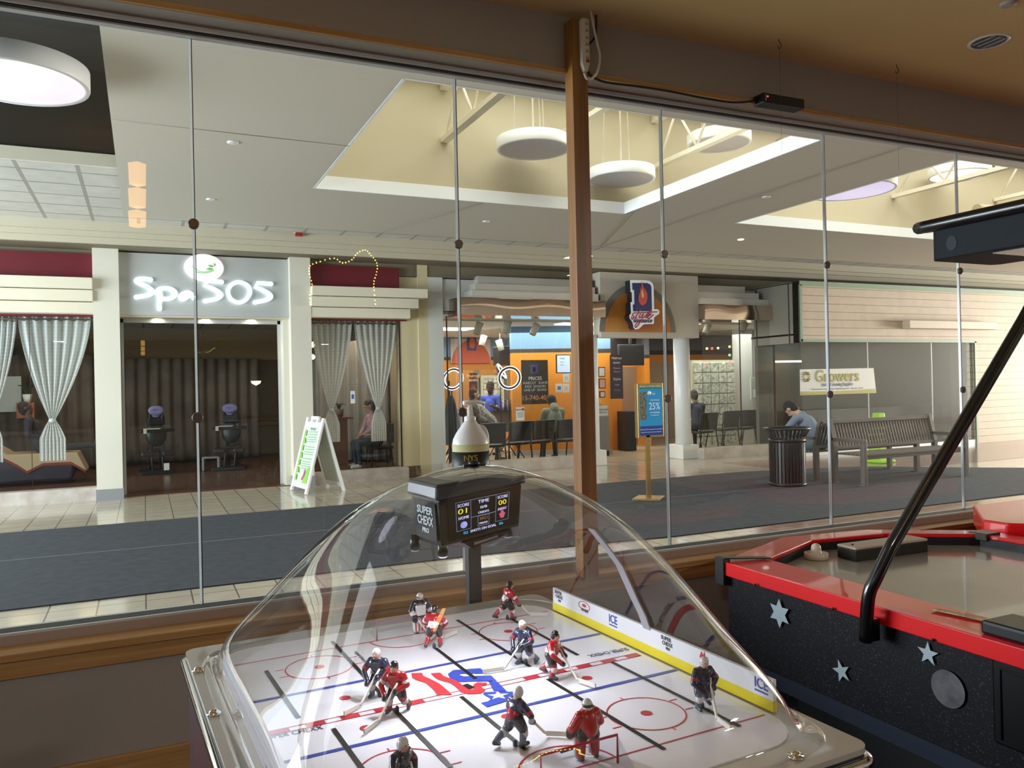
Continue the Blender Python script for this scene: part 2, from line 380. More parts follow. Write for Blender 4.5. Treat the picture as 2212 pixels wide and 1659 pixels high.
tag(MB().tube(smoothline([atY(*p) for p in pts]), [.006]*25, 8).build('black_cable', BLK), 'short black cable dropping from the ceiling behind the white cord', 'cord')
q = atY(1287, -2, 3.45); tag(MB().lathe([(.01, -.05), (.016, -.02), (.016, .03), (.012, .05)], tuple(q), 12).build('black_plug', BLK), 'black plug at the ceiling beside the white cord', 'plug')
pts = [(1268, 152, 3.49), (1280, 166, 3.50), (1310, 178, 3.50), (1380, 187, 3.50), (1450, 198, 3.50), (1520, 212, 3.50), (1580, 221, 3.50), (1620, 219, 3.50), (1645, 211, 3.49)]
tag(MB().tube(smoothline([atY(*p) for p in pts]), .006, 8).build('sensor_cable', BLK), 'long black cable drooping along the wood trim to the black box', 'cord')
sb = thing('sensor_box', 'small black box with a red light on the mauve wall band', 'sensor', tuple(atY(1690, 218, 3.5)))
a, b = atY(1645, 201, 3.46), atY(1734, 234, 3.46)
bx('housing', (a.x, 3.445, a.z-.055), (b.x, YW, a.z), DKPL, sb, bevel=.004)
bx('label_strip', (a.x+.015, 3.4425, a.z-.045), (a.x+.02, 3.4455, a.z-.01), M('sticker_grey', 'a8a8a8', .5), sb)
MB().ball((a.x+.03, 3.444, a.z-.02), .004, 8).build('indicator_light', M('led_red', 'ff2a2a', .3, emit=6), sb, True)
# ceiling hooks with threads, recessed lights
HK = M('hook_wire', '4a4030', .5, .6)
for (px, py), lab in (((1683, 85), 'wire hook in the ochre ceiling above the black sensor box'), ((1937, 140), 'wire hook in the ochre ceiling nearer the right edge')):
    q = atZ(px, py, ZC-.002); t = thing('ceiling_hook', lab, 'hook', tuple(q), group='hooks in the arcade ceiling')
    pts = smoothline([q+Vector(d) for d in ((0, 0, .004), (0, 0, -.012), (.012, 0, -.025), (.012, 0, -.042), (-.004, 0, -.05), (-.012, 0, -.038))])
    MB().tube(pts, .002, 6).build('hook', HK, t, True)
    MB().tube([q+Vector((0, 0, -.05)), q+Vector((0, 0, -.40)), q+Vector((.02, .02, -.62))], .0006, 5).build('thread', HK, t, True)
q = atZ(2136, 90, ZC); t = thing('recessed_ceiling_light', 'round recessed ceiling light with mirrored reflector in the ochre ceiling', 'ceiling light', tuple(q))
MB().lathe([(.088, -.003), (.105, -.004), (.105, .002), (.088, .002)], q, 32, cap=False).build('trim_ring', WHITEP, t, True)
MB().lathe([(.090, -.0025), (.06, -.0015), (.03, -.0008), (.0001, -.0005)], q, 32).build('reflector', M('mirror_reflector', '4a4a50', .15, .95), t, True)
for dx in (-.045, 0, .045): MB().box((q.x+dx-.003, q.y-.065, q.z-.003), (q.x+dx+.003, q.y+.065, q.z+.004)).build('lamp_tube', WHITEP, t, True)
q = atZ(2178, 6, ZC); tag(MB().lathe([(.04, 0), (.04, -.01), (.03, -.016), (.0001, -.017)], q, 24).build('smoke_detector', M('detector_grey', 'a9a6a0', .5)), 'small round grey detector on the ochre ceiling at the top right', 'smoke detector')

# ============================================================ MALL SHELL
FT = tiles('mall_floor_tile', 'cfc4b0', 'd8cdb9', '7d7468', .335, .12, off=(.02, -.205), mort=.018)
FT2 = tiles('mall_brick_tile', 'a98a7c', 'b89a88', '8a7468', .2, .16, mort=.03, offset=.5, bw=1.5, bh=.75)
CARP = M('mall_carpet', '3b4047', .95, noise=(9, '31363c'), bump=.3)
struct('floor', MB().box((-9, 3.66, -.1), (36, 14.0, 0)), FT, )
struct('floor', MB().box((5.6, 3.8, 0), (36, 6.88, .003)).box((10.4, 10.0, 0), (36, 12.7, .003)), FT2)
mb = MB(); Xn = lambda px, py: atZ(px, py, 0)
mat_pts = [(-9, 7.12, 0), (3.0, 7.1, 0), (5.0, 6.9, 0), (13.5, 6.95, 0), (15.5, 7.2, 0), (14.6, 8.2, 0), (12.9, 9.6, 0), (11.9, 10.6, 0), (9.6, 11.15, 0), (-9, 11.1, 0)]
carpet = tag(MB().prism(mat_pts, (0, 0, .012)).build('floor_mat', CARP), 'wide dark grey carpet runner down the middle of the concourse', 'carpet')
y_ = atZ(0, 1215, 0).y; struct('trim_19', MB().box((-9, y_-.012, .011), (9, y_+.012, .0135)), M('mat_seam', '6c7278', .8))
# suspended soffit with two openings, roof space above
def slab(x0, x1, y0, y1, holes, z0, z1, mat, name='ceiling', edge=None):
    xs = sorted({x0, x1} | {h[0] for h in holes} | {h[1] for h in holes}); ys = sorted({y0, y1} | {h[2] for h in holes} | {h[3] for h in holes})
    mb = MB()
    for i in range(len(xs)-1):
        for j in range(len(ys)-1):
            cx, cy = (xs[i]+xs[i+1])/2, (ys[j]+ys[j+1])/2
            if not any(h[0] < cx < h[1] and h[2] < cy < h[3] for h in holes): mb.box((xs[i], ys[j], z0), (xs[i+1], ys[j+1], z1))
    return struct(name, mb, mat)
H1 = (1.79, 5.90, 5.65, 9.08); H2 = (7.80, 15.2, 5.65, 9.08)
slab(-.21, 20, 3.8, 11.35, [H1, H2], 3.9, 4.03, SOFF)
CURB = M('opening_edge_white', 'eef3f4', .5)
mb = MB()
for (hx0, hx1, hy0, hy1) in (H1, H2):
    mb.box((hx0, hy1-.006, 3.898), (hx1, hy1+.02, 4.05)).box((hx1-.006, hy0, 3.898), (hx1+.02, hy1, 4.05)).box((hx0-.02, hy0, 3.898), (hx0+.006, hy1, 4.05)).box((hx0, hy0-.02, 3.898), (hx1, hy0+.006, 4.05))
struct('trim_20', mb, CURB)
mb = MB()   # hairline panel joints
for x0, y0, x1, y1 in ((-.2, 7.37, 1.79, 7.40), (5.93, 8.9, 6.9, 11.35), (3.85, 9.1, 3.2, 11.3)):
    mb.tube([(x0, y0, 3.899), (x1, y1, 3.899)], .004, 4)
mb.tube([(6.85, 3.9, 3.899), (6.95, 11.3, 3.899)], .004, 4)
struct('trim_8', mb, M('panel_joint_grey', '8f8a80', .8))
struct('wall_roof', MB().box((1.3, 9.35, 4.03), (17, 9.45, 6.7)).box((1.2, 4.6, 4.03), (1.3, 9.4, 6.7)).box((17, 4.6, 4.03), (17.1, 9.4, 6.7)).box((1.2, 4.5, 4.03), (17, 4.6, 6.7)), TAN)
struct('ceiling_deck', MB().box((1.2, 4.5, 6.7), (17.1, 9.45, 6.8)), TAN)
# roof trusses
STEEL = M('painted_steel', 'ece6d2', .5)
def truss(x, zb, lab, y0=4.62, y1=9.34):
    t = thing('roof_truss', lab, 'roof truss', (x, y0, zb), group='open-web trusses in the roof space')
    MB().box((x-.05, y0, zb-.03), (x+.05, y1, zb+.03)).build('bottom_chord', STEEL, t, True)
    MB().box((x-.05, y0, zb+.62), (x+.05, y1, zb+.70)).build('top_chord', STEEL, t, True)
    y = y1-.1; k = 0; step = .42
    while y-step > y0:
        a = (x, y, zb+.03 if k % 2 == 0 else zb+.64); b = (x, y-step, zb+.64 if k % 2 == 0 else zb+.03)
        MB().tube([a, b], .018, 6).build('web_bar', STEEL, t, True); y -= step; k += 1
    return t
q = atY(960, 303, 9.34); truss(q.x, q.z, 'painted roof truss left of the large hanging disc lights')
q = atY(1215, 330, 9.34); truss(q.x, q.z+.25, 'painted roof truss mostly hidden behind the wooden post')
q = atY(1415, 361, 9.34); truss(q.x, q.z, 'painted roof truss behind the pair of disc lights right of the post')
q = atY(1930, 425, 9.34); truss(q.x, q.z, 'white roof truss in the second ceiling opening')
q = atY(2150, 432, 9.34); truss(q.x, q.z, 'white roof truss at the right edge above the black overhead box')
tag(MB().box((1.3, 9.15, 5.55), (17, 9.35, 5.75)).box((1.3, 9.05, 5.52), (17, 9.35, 5.56)).build('roof_beam', M('beam_paint', 'a89d80', .6)), 'long tan beam high along the back wall of the roof space', 'beam')
tag(MB().tube(smoothline([atY(1675, 325, 8.9), atY(1680, 308, 8.9), atY(1700, 300, 8.9), atY(1730, 296, 8.9)]), .04, 8).build('roof_pipe', M('pipe_brown', '6f6048', .5)), 'bent brown pipe above the right corner of the first opening', 'pipe')
a = atY(2110, 452, 8.9); tag(MB().tube([a, a+Vector((1.6, 0, .05))], .09, 12).build('roof_duct', M('duct_beige', 'c8bd9d', .6)), 'fat beige duct behind the second roof opening', 'duct')
# round pendant disc lights
def disc(px, py, Y, r, lab, glow, h=.14, cables=True):
    c = atY(px, py, Y); t = thing('disc_light', lab, 'pendant light', tuple(c), group='round disc lights')
    MB().lathe([(r-.03, -h/2+.004), (r, -h/2), (r+.004, -h/2+.01), (r+.004, h/2), (.0001, h/2)], c, 48, cap=False).build('rim', M('lamp_white', 'f4f6f8', .45), t, True)
    MB().lathe([(r-.03, -h/2+.005), (.0001, -h/2+.005)], c, 48).build('diffuser', glow, t, True)
    if cables:
        for a in (.5, 2.6, 4.6):
            e = c+Vector((math.cos(a)*r*.55, math.sin(a)*r*.55, h/2)); MB().tube([e, Vector((c.x+(e.x-c.x)*.6, c.y+(e.y-c.y)*.6, 6.69 if c.z > 3.95 and c.x > 1 else c.z+1.0))], .006, 5).build('cable', STEEL, t, True)
        MB().tube([c+Vector((0, 0, h/2)), Vector((c.x, c.y, 6.69 if c.x > 1 else c.z+1.0))], .012, 6).build('stem', STEEL, t, True)
    return t
OFFD = M('diffuser_off', 'c9c4c8', .6); OND = M('diffuser_warm', 'fff2dc', .6, emit=1.2); LILAC = M('diffuser_lilac', 'd9cdf2', .5, emit=.72, noise=(1.4, 'ffffff'))
disc(1152, 312, 8.8, .45, 'unlit round disc light just left of the wooden post', OFFD)
disc(1342, 378, 8.95, .44, 'unlit round disc light lower right of the wooden post', OFFD)
disc(1553, 301, 8.6, .42, 'unlit round disc light partly behind the top edge of the opening', OFFD)
disc(2072, 371, 8.8, .46, 'glowing warm round disc light above the black overhead box', OND)
disc(1838, 402, 7.6, .55, 'lilac-lit disc light half hidden behind the second ceiling opening', LILAC)
# dark recess at the left with its large disc light, tiled ceiling beyond
DARK = M('dark_recess_paint', '29261f', .85)
struct('wall_recess', MB().box((-9, 9.9, 4.2), (-.1, 10.0, 5.2)).box((-.21, 3.8, 4.03), (-.1, 10, 5.2)).box((-9, 3.7, 3.9), (-.21, 3.8, 5.2)), DARK)
struct('ceiling_recess', MB().box((-9, 3.7, 5.2), (-.1, 10, 5.3)), DARK)
CT = tiles('ceiling_tile', 'd2d1c9', 'd8d6ce', 'a9a69e', .61, .8, off=(.03, -.1), mort=.04)
struct('ceiling_tiles', MB().box((-9, 9.9, 4.2), (36, 13.4, 4.26)), CT)
struct('trim_9', MB().box((-9, 9.86, 4.14), (-.22, 9.9, 4.28)), CREAM)
disc(32, 160, 6.3, .45, 'large lilac-lit round disc light in the dark recess at the left edge', LILAC, h=.13, cables=False)
# stepped cornice over the shop fronts
mb = MB()
for y0, y1, z0, z1 in ((13.30, 13.6, 4.06, 4.21), (13.36, 13.6, 3.98, 4.06), (13.42, 13.6, 3.885, 3.98)): mb.box((-9, y0, z0), (36, 14.0, z1))
struct('trim_10', mb, M('cornice_paint', 'c2bba6', .7))
struct('wall_upper', MB().box((-9, 14.0, 3.66), (36, 14.6, 4.3)).box((-9, 13.45, 3.875), (36, 14.0, 3.885)), OLIVE)
mb = MB()
for (px, py) in ((503, 307), (455, 430), (1600, 517), (1050, 478), (1655, 425)):
    q = atZ(px, py, 3.9); w_ = M('spot_glow', 'fffdf4', .4, emit=2.5) if px == 1600 else WHITEP
    tag(MB().lathe([(.05, 0), (.05, -.008), (.038, -.012), (.0001, -.012)], q, 20).build('ceiling_downlight', w_), {503: 'small round ceiling fitting nearest the panel seam on the left', 455: 'small round ceiling fitting in front of the glass joint, nearer the shop fronts', 1600: 'small glowing ceiling spot below the second opening', 1050: 'small round ceiling fitting above the barber shop cornice', 1655: 'small round ceiling fitting between the two openings'}[px], 'ceiling light', 'small ceiling fittings')
q = atY(645, 505, 13.28); t = thing('fire_alarm', 'small red and white alarm strobe on the cornice', 'fire alarm', tuple(q))
bx('base', (q.x-.07, 13.24, q.z+.01), (q.x+.07, 13.30, q.z+.05), WHITEP, t); bx('strobe', (q.x-.055, 13.22, q.z-.04), (q.x+.055, 13.30, q.z+.01), M('alarm_red', 'a02020', .4), t)
# mall outer shell so that daylight only enters by openings
struct('wall_concourse', MB().box((-9, 3.72, 3.28), (36, 3.80, 5.2)).box((9.1, 3.72, 0), (36, 3.80, 3.3)).box((-9, 3.72, 0), (-4.3, 3.80, 3.3)), GREY)
struct('ceiling_soffit', MB().box((20, 3.7, 3.9), (36, 11.35, 4.03)).box((-9, 14.6, 4.3), (26, 22.5, 4.4)).box((-9, 3.7, 6.8), (36, 14.6, 6.9)), SOFF)
# ============================================================ SHOP FRONTS (plane Y = 14)
FY = 14.0
def fpoly(pts, Y): return [atY(px, py, Y) for px, py in pts]
# --- spa
LTG = M('spa_fascia_grey', 'bfc1bf', .55); PIL = M('pillar_cream', 'dedacb', .55); MAR = M('maroon_panel', '6b1524', .5)
for x0, x1, lab in ((-.69, -.33, 'pale grey pillar left of the spa doorway'), (2.26, 2.60, 'pale pillar right of the spa doorway behind the A-frame sign')):
    t = thing('pillar', lab, 'pillar', (x0, 13.8, 0), group='pillars of the spa front')
    bx('shaft', (x0, 13.75, .17), (x1, 14.5, 3.9), PIL, t); bx('plinth', (x0-.01, 13.73, 0), (x1+.01, 14.5, .17), M('plinth_grey', '8f9193', .5), t)
fas = thing('spa_fascia', 'pale grey fascia over the spa doorway carrying its sign', 'shop fascia', (.97, FY, 2.87))
bx('panel', (-.33, 13.90, 2.87), (2.26, 13.99, 3.85), LTG, fas)
bx('soffit', (-.33, 13.95, 2.84), (2.26, 14.6, 2.872), M('soffit_warm', 'd9d0b8', .6), fas)
for px in (340, 444, 543):
    q = atY(px, 685, 14.25); q.z = 2.84
    t = tag(MB().lathe([(.06, .0), (.06, -.008), (.045, -.008), (.0001, -.004)], q, 20).build('doorway_downlight', M('downlight_glow', 'fff3d6', .3, emit=25)), {340: 'leftmost lit downlight under the spa sign', 444: 'middle lit downlight under the spa sign', 543: 'rightmost lit downlight under the spa sign'}[px], 'downlight', 'downlights over the spa doorway')
    point('downlight_beam', (q.x, q.y, 2.8), 9, (1, .82, .55), .05, spot=2.2)
# sign: handwritten letters
sg = thing('spa_sign', 'glowing white handwritten sign with green leaf oval over the spa doorway', 'sign', tuple(atY(440, 640, 13.9)))
GLW = M('sign_glow', 'e8fbff', .4, emit=1.05, ecol='e4f8ff'); SGK = M('sign_return', '6b6f72', .5)
def scr(x, y): return (240+x/5.53, 530+y/5.53)
strokes = {
 'S': [(470, 410), (390, 400), (320, 405), (300, 430), (360, 465), (440, 500), (490, 545), (470, 585), (400, 605), (300, 620)],
 'p': [(540, 570), (570, 530), (640, 515), (720, 525), (770, 570), (740, 620), (680, 640), (620, 640)],
 'p_stem': [(588, 580), (582, 650), (575, 720), (578, 760)],
 'a': [(985, 630), (970, 590), (920, 565), (860, 580), (825, 620), (850, 645), (900, 625), (950, 585)],
 'five': [(1320, 440), (1240, 432), (1160, 428), (1120, 480), (1200, 510), (1290, 560), (1315, 600), (1260, 640), (1190, 655), (1125, 665)],
 'zero': [(1530, 440), (1440, 470), (1395, 550), (1430, 640), (1520, 682), (1610, 650), (1660, 560), (1630, 480)],
 'five_b': [(1910, 462), (1830, 455), (1750, 452), (1722, 500), (1800, 530), (1890, 580), (1905, 625), (1850, 655), (1780, 670), (1720, 682)]}
for k, pts in strokes.items():
    P = [atY(*scr(*p), 13.88) for p in pts]; cl = k == 'zero'
    if k.startswith('five'): P = P[:4]+smoothline(P[4:], 5)
    else: P = smoothline(P, 6, cl)
    rr = .036 if k != 'zero' else .034
    mb = MB(); mb.tube(P, rr, 10, closed=cl)
    for v in mb.bm.verts: v.co.y = 13.86 if v.co.y < 13.88 else 13.90
    if not cl:
        for e in (P[0], P[-1]): mb.lathe([(rr, -.02), (rr, .02)], (e.x, 13.88, e.z), 12, axis='y')
    mb.build('letter', GLW, sg, True, clean=False)
    mb = MB(); mb.tube([p+Vector((0, .035, -.004)) for p in P], rr*1.04, 8, closed=cl); mb.build('letter_return', SGK, sg, True, clean=False)
c = atY(*scr(1110, 265), 13.86)
MB().lathe([(.30, .03), (.30, 0), (.0001, -.002)], c, 40, sx=1, sy=.73, axis='y').build('logo_oval', M('logo_glow', 'ffffff', .4, emit=.85), sg, True)
GRN = M('leaf_green', '7fc070', .5, emit=.25); mb = MB()
def leaf(mb, p, q, wd, Y):
    p = atY(*scr(*p), Y); q = atY(*scr(*q), Y); d = q-p; n = Vector((-d.z, 0, d.x)).normalized()*wd
    P = [p, p+d*.3+n*.8, p+d*.6+n, q, p+d*.6-n, p+d*.3-n*.8]; mb.prism(P, (0, .004, 0))
for a, b, wd in (((1235, 255), (1150, 238), .022), ((1225, 275), (1130, 285), .022), ((1240, 255), (1235, 205), .02)): leaf(mb, a, b, wd, 13.85)
mb.tube(smoothline([atY(*scr(*p), 13.853) for p in ((1230, 285), (1150, 310), (1080, 315), (1020, 290), (965, 245))]), .007, 6)
mb.tube(smoothline([atY(*scr(*p), 13.853) for p in ((1230, 300), (1150, 325), (1080, 330), (1010, 315))]), .009, 6)
mb.build('leaf_logo', GRN, sg, True)
# doorway and window openings of the spa, interior
WOODF = tiles('spa_wood_floor', '6d4a35', '5c3d2c', '2e1f18', .12, .25, mort=.02, offset=.5, bw=8)
struct('floor', MB().box((-9, 14.0, -.1), (5.0, 22.5, .01)), WOODF)
DKW = M('spa_wall', '8a7b60', .7)
struct('wall_spa', MB().box((-6, 21.5, 0), (5.0, 21.6, 3.2)).box((4.9, 14.05, 0), (5.0, 21.6, 4.3)).box((-6, 14, 0), (-5.9, 21.6, 4.3)), DKW)
struct('ceiling_spa', MB().box((-6, 14.6, 3.15), (5, 21.6, 3.2)), tiles('spa_ceiling_tile', '8b857a', '8f897e', '4a463f', .61, .8, mort=.04))
def cornice(x0, xs, lab, mat=CREAM, x_side='r', y0=13.78):
    t = thing('shop_cornice', lab, 'cornice', (x0, FY, 2.86))
    for (x1, z0, z1, dy) in xs: bx('moulding', (x0, y0-dy, z0), (x1, 14.3, z1), mat, t, bevel=.006)
    return t
cornice(-6, [(-.69, 3.23, 3.40, .16), (-.69, 3.05, 3.22, .09), (-.69, 2.87, 3.04, .02)], 'stepped cream cornice over the left spa window')
cornice(2.60, [(4.65, 3.23, 3.39, .16), (4.50, 3.05, 3.22, .09), (4.36, 2.87, 3.04, .02)], 'stepped cream cornice over the spa window right of the doorway')
tag(MB().box((-6, 13.90, 3.40), (-.69, 13.99, 3.80)).build('maroon_panel', MAR), 'maroon sign panel above the left spa cornice', 'panel')
tag(MB().box((2.60, 13.90, 3.40), (4.21, 13.99, 3.79)).build('maroon_panel', MAR), 'maroon sign panel above the right spa cornice', 'panel')
struct('trim_11', MB().box((-6, 13.98, 2.84), (-.69, 14.2, 2.872)).box((2.60, 13.98, 2.84), (4.36, 14.2, 2.872)), MAR)
struct('wall_spa_front', MB().box((4.24, 14.02, .2), (4.76, 14.3, 3.65)).box((4.58, 13.98, .0), (4.77, 14.3, 4.0)), M('spa_wall_cream', 'd8cba4', .6))
struct('trim_12', MB().box((-6, 13.85, 0), (-.69, 14.1, .20)).box((2.60, 13.85, 0), (4.30, 14.1, .20)), M('window_base', 'cdc6c0', .4, noise=(6, 'b8aca4')))
struct('window_10', MB().box((-6, 14.02, .2), (-1.57, 14.03, 2.85)).box((-1.56, 14.02, .2), (-.69, 14.03, 2.85)), SHOPGL)
struct('window_11', MB().box((2.60, 14.02, .2), (3.42, 14.03, 2.85)).box((3.43, 14.02, .2), (4.22, 14.03, 2.85)), SHOPGL)
struct('trim_13', MB().box((-1.568, 14.015, .2), (-1.562, 14.035, 2.85)).box((4.215, 14.01, .2), (4.235, 14.04, 2.85)), BLK)
struct('door_1', MB().box((-.33, 14.3, 0), (-.29, 14.36, 2.84)).box((2.12, 14.3, 0), (2.17, 14.36, 2.84)).box((-.33, 14.3, 2.78), (2.17, 14.36, 2.84)), ALU)
struct('wall_door_reveal', MB().box((2.17, 14.0, 0), (2.26, 14.6, 2.84)).box((-.345, 14.0, 0), (-.33, 14.6, 2.84)), PIL)
struct('window_12', MB().box((-.29, 14.32, .01), (.90, 14.33, 2.78)).box((.91, 14.32, .01), (2.12, 14.33, 2.78)), SHOPGL)
# drapes inside the spa
DRP = M('patterned_drape', '6f6257', .9, noise=(2.2, '5a4e46'))
def drape(a, b, z0, z1, name, lab, mat, amp=.06, folds=14):
    a, b = Vector(a), Vector(b); d = b-a; L = d.length; n = Vector((-d.y, d.x, 0)).normalized()
    mb = MB(); mb.grid(int(folds*8), 6, lambda u, v: Vector((*(a+d*u)[:2], z0+(z1-z0)*v))+n*amp*math.sin(u*folds*2*PI+.6*math.sin(v*3))*(1-.3*v))
    return tag(mb.build(name, mat, clean=False, solid=.004), lab, 'curtain')
drape((-.9, 19.9), (2.55, 20.3), .05, 2.42, 'long_drape', 'long brown patterned drape across the back of the spa doorway room', DRP)
drape((-5.8, 19.6), (-1.0, 19.6), .05, 2.5, 'long_drape', 'long brown patterned drape behind the left spa window', DRP, folds=18)
drape((4.0, 18.0), (3.2, 20.6), .05, 2.5, 'long_drape', 'grey drape beside the wall lamp at the right of the spa room', M('grey_drape', '867f78', .9), folds=8)
drape((3.5, 18.2), (4.85, 17.0), .05, 2.8, 'long_drape', 'grey drape behind the seated person in the right spa window', M('grey_drape'), folds=8)
struct('wall_spa_bulkhead', MB().box((-2.5, 20.4, 2.4), (5, 20.5, 3.2)), M('spa_bulkhead', '6b5330', .8))
# wall lamp
t = thing('wall_lamp', 'small lit wall lamp inside the spa doorway', 'wall lamp', tuple(atY(553, 826, 18.5)))
q = atY(553, 826, 18.5); MB().lathe([(.0001, -.07), (.09, -.02), (.11, .03), (.09, .03), (.0001, .0)], q, 16).build('shade', M('lamp_shade_glow', 'ffd890', .4, emit=5), t, True)
point('wall_lamp_light', (q.x, q.y, q.z+.12), 4, (1, .75, .4), .05)
for px, py in ((675, 745), (675, 771)):
    q = atY(px, py, 15.2); tag(MB().ball(q, .05, 10).build('globe_lamp', M('lamp_shade_glow')), 'warm glowing globe lamp, %s of two behind the left lace curtain' % ('upper' if py < 760 else 'lower'), 'lamp')
# sheer curtains
LACE = fabric('lace_cloth', 'ffffff', .86)
def curtain(pxl, pxr, pyt, tie, pybot, lab, botw=26, Y=14.12):
    zt = atY(pxl, pyt, Y).z; xl, xr = atY(pxl, pyt, Y).x, atY(pxr, pyt, Y).x; tq = atY(*tie, Y); zb = atY(tie[0], pybot, Y).z
    t = thing('lace_curtain', lab, 'curtain', (tq.x, Y, zb), group='tied sheer curtains in the spa windows')
    bw = botw/1724*15.2/2
    def prof(v):
        z = zt+(zb-zt)*v; tv = (zt-tq.z)/(zt-zb)
        if v < tv:
            s = v/tv; k = s**1.6; l = xl+(tq.x-.035-xl)*k; r = xr+(tq.x+.035-xr)*k
        else:
            s = (v-tv)/(1-tv); k = min(1, s*2.2)**.7; l = tq.x-.035-bw*k; r = tq.x+.035+bw*k
        return z, l, r
    nu, nv = 64, 46; mb = MB(); V = mb.grid(nu, nv, lambda u, v: (lambda z, l, r: Vector((l+(r-l)*u, Y+.035*math.sin(u*7*2*PI)*(.3+.7*min(1, (r-l)/.5)), z)))(*prof(v)))
    uv = mb.bm.loops.layers.uv.new('UVMap')
    mb.bm.verts.index_update()
    for f in mb.bm.faces:
        for lp in f.loops:
            i = lp.vert.index; lp[uv].uv = ((i % nu)/(nu-1)*(xr-xl)*1.5, (i//nu)/(nv-1)*(zt-zb))
    mb.build('cloth', LACE, t, True, clean=False)
    MB().lathe([(.04, -.03), (.048, 0), (.04, .03)], (tq.x, Y, tq.z), 12).build('tie', M('lace_tie', 'e6ecec', .8), t, True)
    n = 6
    for k in range(n):
        xx = xl+(xr-xl)*(k+.5)/n; MB().tube([(xx+.035*math.cos(a*PI/6), Y-.03, zt-.04+.035*math.sin(a*PI/6)) for a in range(12)], .008, 6, closed=True).build('grommet', M('bronze', '7b6a55', .35, .8), t, True)
    return t
curtain(-60, 36, 683, (-20, 905), 1000, 'sheer tied curtain cut off by the left edge of the view')
curtain(38, 196, 682, (113, 908), 995, 'sheer white tied curtain filling the left spa window', 32)
curtain(671, 760, 691, (716, 885), 955, 'sheer tied curtain in the right spa window nearest the doorway', 24)
curtain(764, 856, 692, (817, 882), 953, 'sheer tied curtain in the right spa window nearest the barber shop', 24)
for x0, x1, lab in ((-2.6, -.71, 'bronze curtain rod in the left spa window'), (2.62, 4.2, 'bronze curtain rod in the right spa window')):
    tag(MB().tube([(x0, 14.09, 2.80), (x1, 14.09, 2.80)], .012, 8).build('curtain_rod', M('bronze')), lab, 'curtain rod')
# massage chairs
BV = M('black_vinyl', '15171d', .4); LAV = M('lavender_cover', '8a82b4', .8); TOWEL = M('towel_white', 'd8d4cc', .9)
def massage_chair(loc, rz, lab, stool):
    t = thing('massage_chair', lab, 'massage chair', loc, rz, 'massage chairs in the spa doorway')
    P = lambda n, mb, m, **k: mb.build(n, m, t, **k)
    P('base_foot', MB().box((-.32, -.30, 0), (.32, -.20, .07)).box((-.32, .25, 0), (.32, .33, .07)), BV, bevel=.01)
    P('frame', MB().tube([(-.1, -.25, .05), (-.1, .05, .5), (-.08, .1, 1.0)], .028, 8).tube([(.1, -.25, .05), (.1, .05, .5), (.08, .1, 1.0)], .028, 8).tube([(-.1, .28, .05), (-.08, .05, .6)], .025, 8).tube([(.1, .28, .05), (.08, .05, .6)], .025, 8), BV)
    for s in (-1, 1): P('knee_pad', MB().box((s*.08 if s > 0 else -.31, -.28, .36), (.31 if s > 0 else -.08, .0, .46)), BV, bevel=.03)
    P('seat_pad', MB().box((-.16, .0, .42), (.16, .34, .50)), BV, bevel=.03)
    mb = MB(); mb.ball((0, .02, .78), 1, 14, (.20, .07, .24)); P('chest_pad', mb, BV)
    P('arm_rest', MB().box((-.33, -.22, .84), (.33, -.06, .90)), BV, bevel=.02)
    P('neck_frame', MB().tube([(-.1, -.02, 1.0), (-.12, -.05, 1.2)], .03, 8).tube([(.1, -.02, 1.0), (.12, -.05, 1.2)], .03, 8).box((-.16, -.06, .98), (.16, .02, 1.14)), BV, bevel=.02)
    mb = MB(); mb.tube([(.10*math.cos(a*PI/8), -.07, 1.27+.045*math.sin(a*PI/8)) for a in range(16)], .055, 8, closed=True); mb.ball((0, -.03, 1.22), 1, 12, (.10, .05, .10)); P('face_cradle', mb, LAV)
    P('towel', MB().box((-.24, -.24, .90), (.06, -.05, .915)).box((-.26, -.25, .82), (-.20, -.235, .915)), TOWEL, bevel=.004)
    if stool: P('footrest', MB().box((-.55, -.2, .25), (-.2, .0, .29)).box((-.55, -.2, 0), (-.5, 0, .27)).box((-.25, -.2, 0), (-.2, 0, .27)), M('grey_plastic', '8d8d92', .5), bevel=.015)
    else: P('paper_tag', MB().box((.09, -.34, .08), (.19, -.335, .22)), WHITEP)
    return t
massage_chair((.20, 17.7, .01), .1, 'black massage chair with round lavender cradle, nearer the left pillar', False)
massage_chair((1.62, 17.6, .01), -.25, 'black massage chair with lavender cloth and grey footrest', True)
# recliner with blankets in the left window
t = thing('recliner', 'dark recliner covered with striped tan and rust blankets', 'recliner', (-2.1, 17.2, .01))
DK = M('recliner_vinyl', '2a2230', .5); BLN = M('blanket_tan', 'c2a882', .9); BLR = M('blanket_rust', '8e3a2c', .9)
mb = MB(); mb.prism([(-3.0, 16.8, .06), (-1.25, 16.8, .06), (-1.15, 16.8, .50), (-2.25, 16.8, .53), (-3.0, 16.8, 1.12), (-3.2, 16.8, 1.0)], (0, .75, 0)); mb.build('body', DK, t, True, bevel=.05)
for dz, m, n in ((0, BLN, 'blanket'), (-.05, BLR, 'blanket_border')):
    mb = MB(); mb.prism([(-3.05, 16.76-dz*.2, 1.18+dz), (-2.25, 16.76-dz*.2, .59+dz), (-1.15, 16.76-dz*.2, .56+dz), (-1.0, 16.76-dz*.2, .22+dz), (-1.25, 16.76-dz*.2, .40+dz), (-1.7, 16.76-dz*.2, .40+dz), (-1.95, 16.76-dz*.2, .27+dz), (-2.1, 16.76-dz*.2, .40+dz), (-3.05, 16.76-dz*.2, 1.0+dz)], (0, .8+dz, 0)); mb.build(n, m, t, True, bevel=.01)
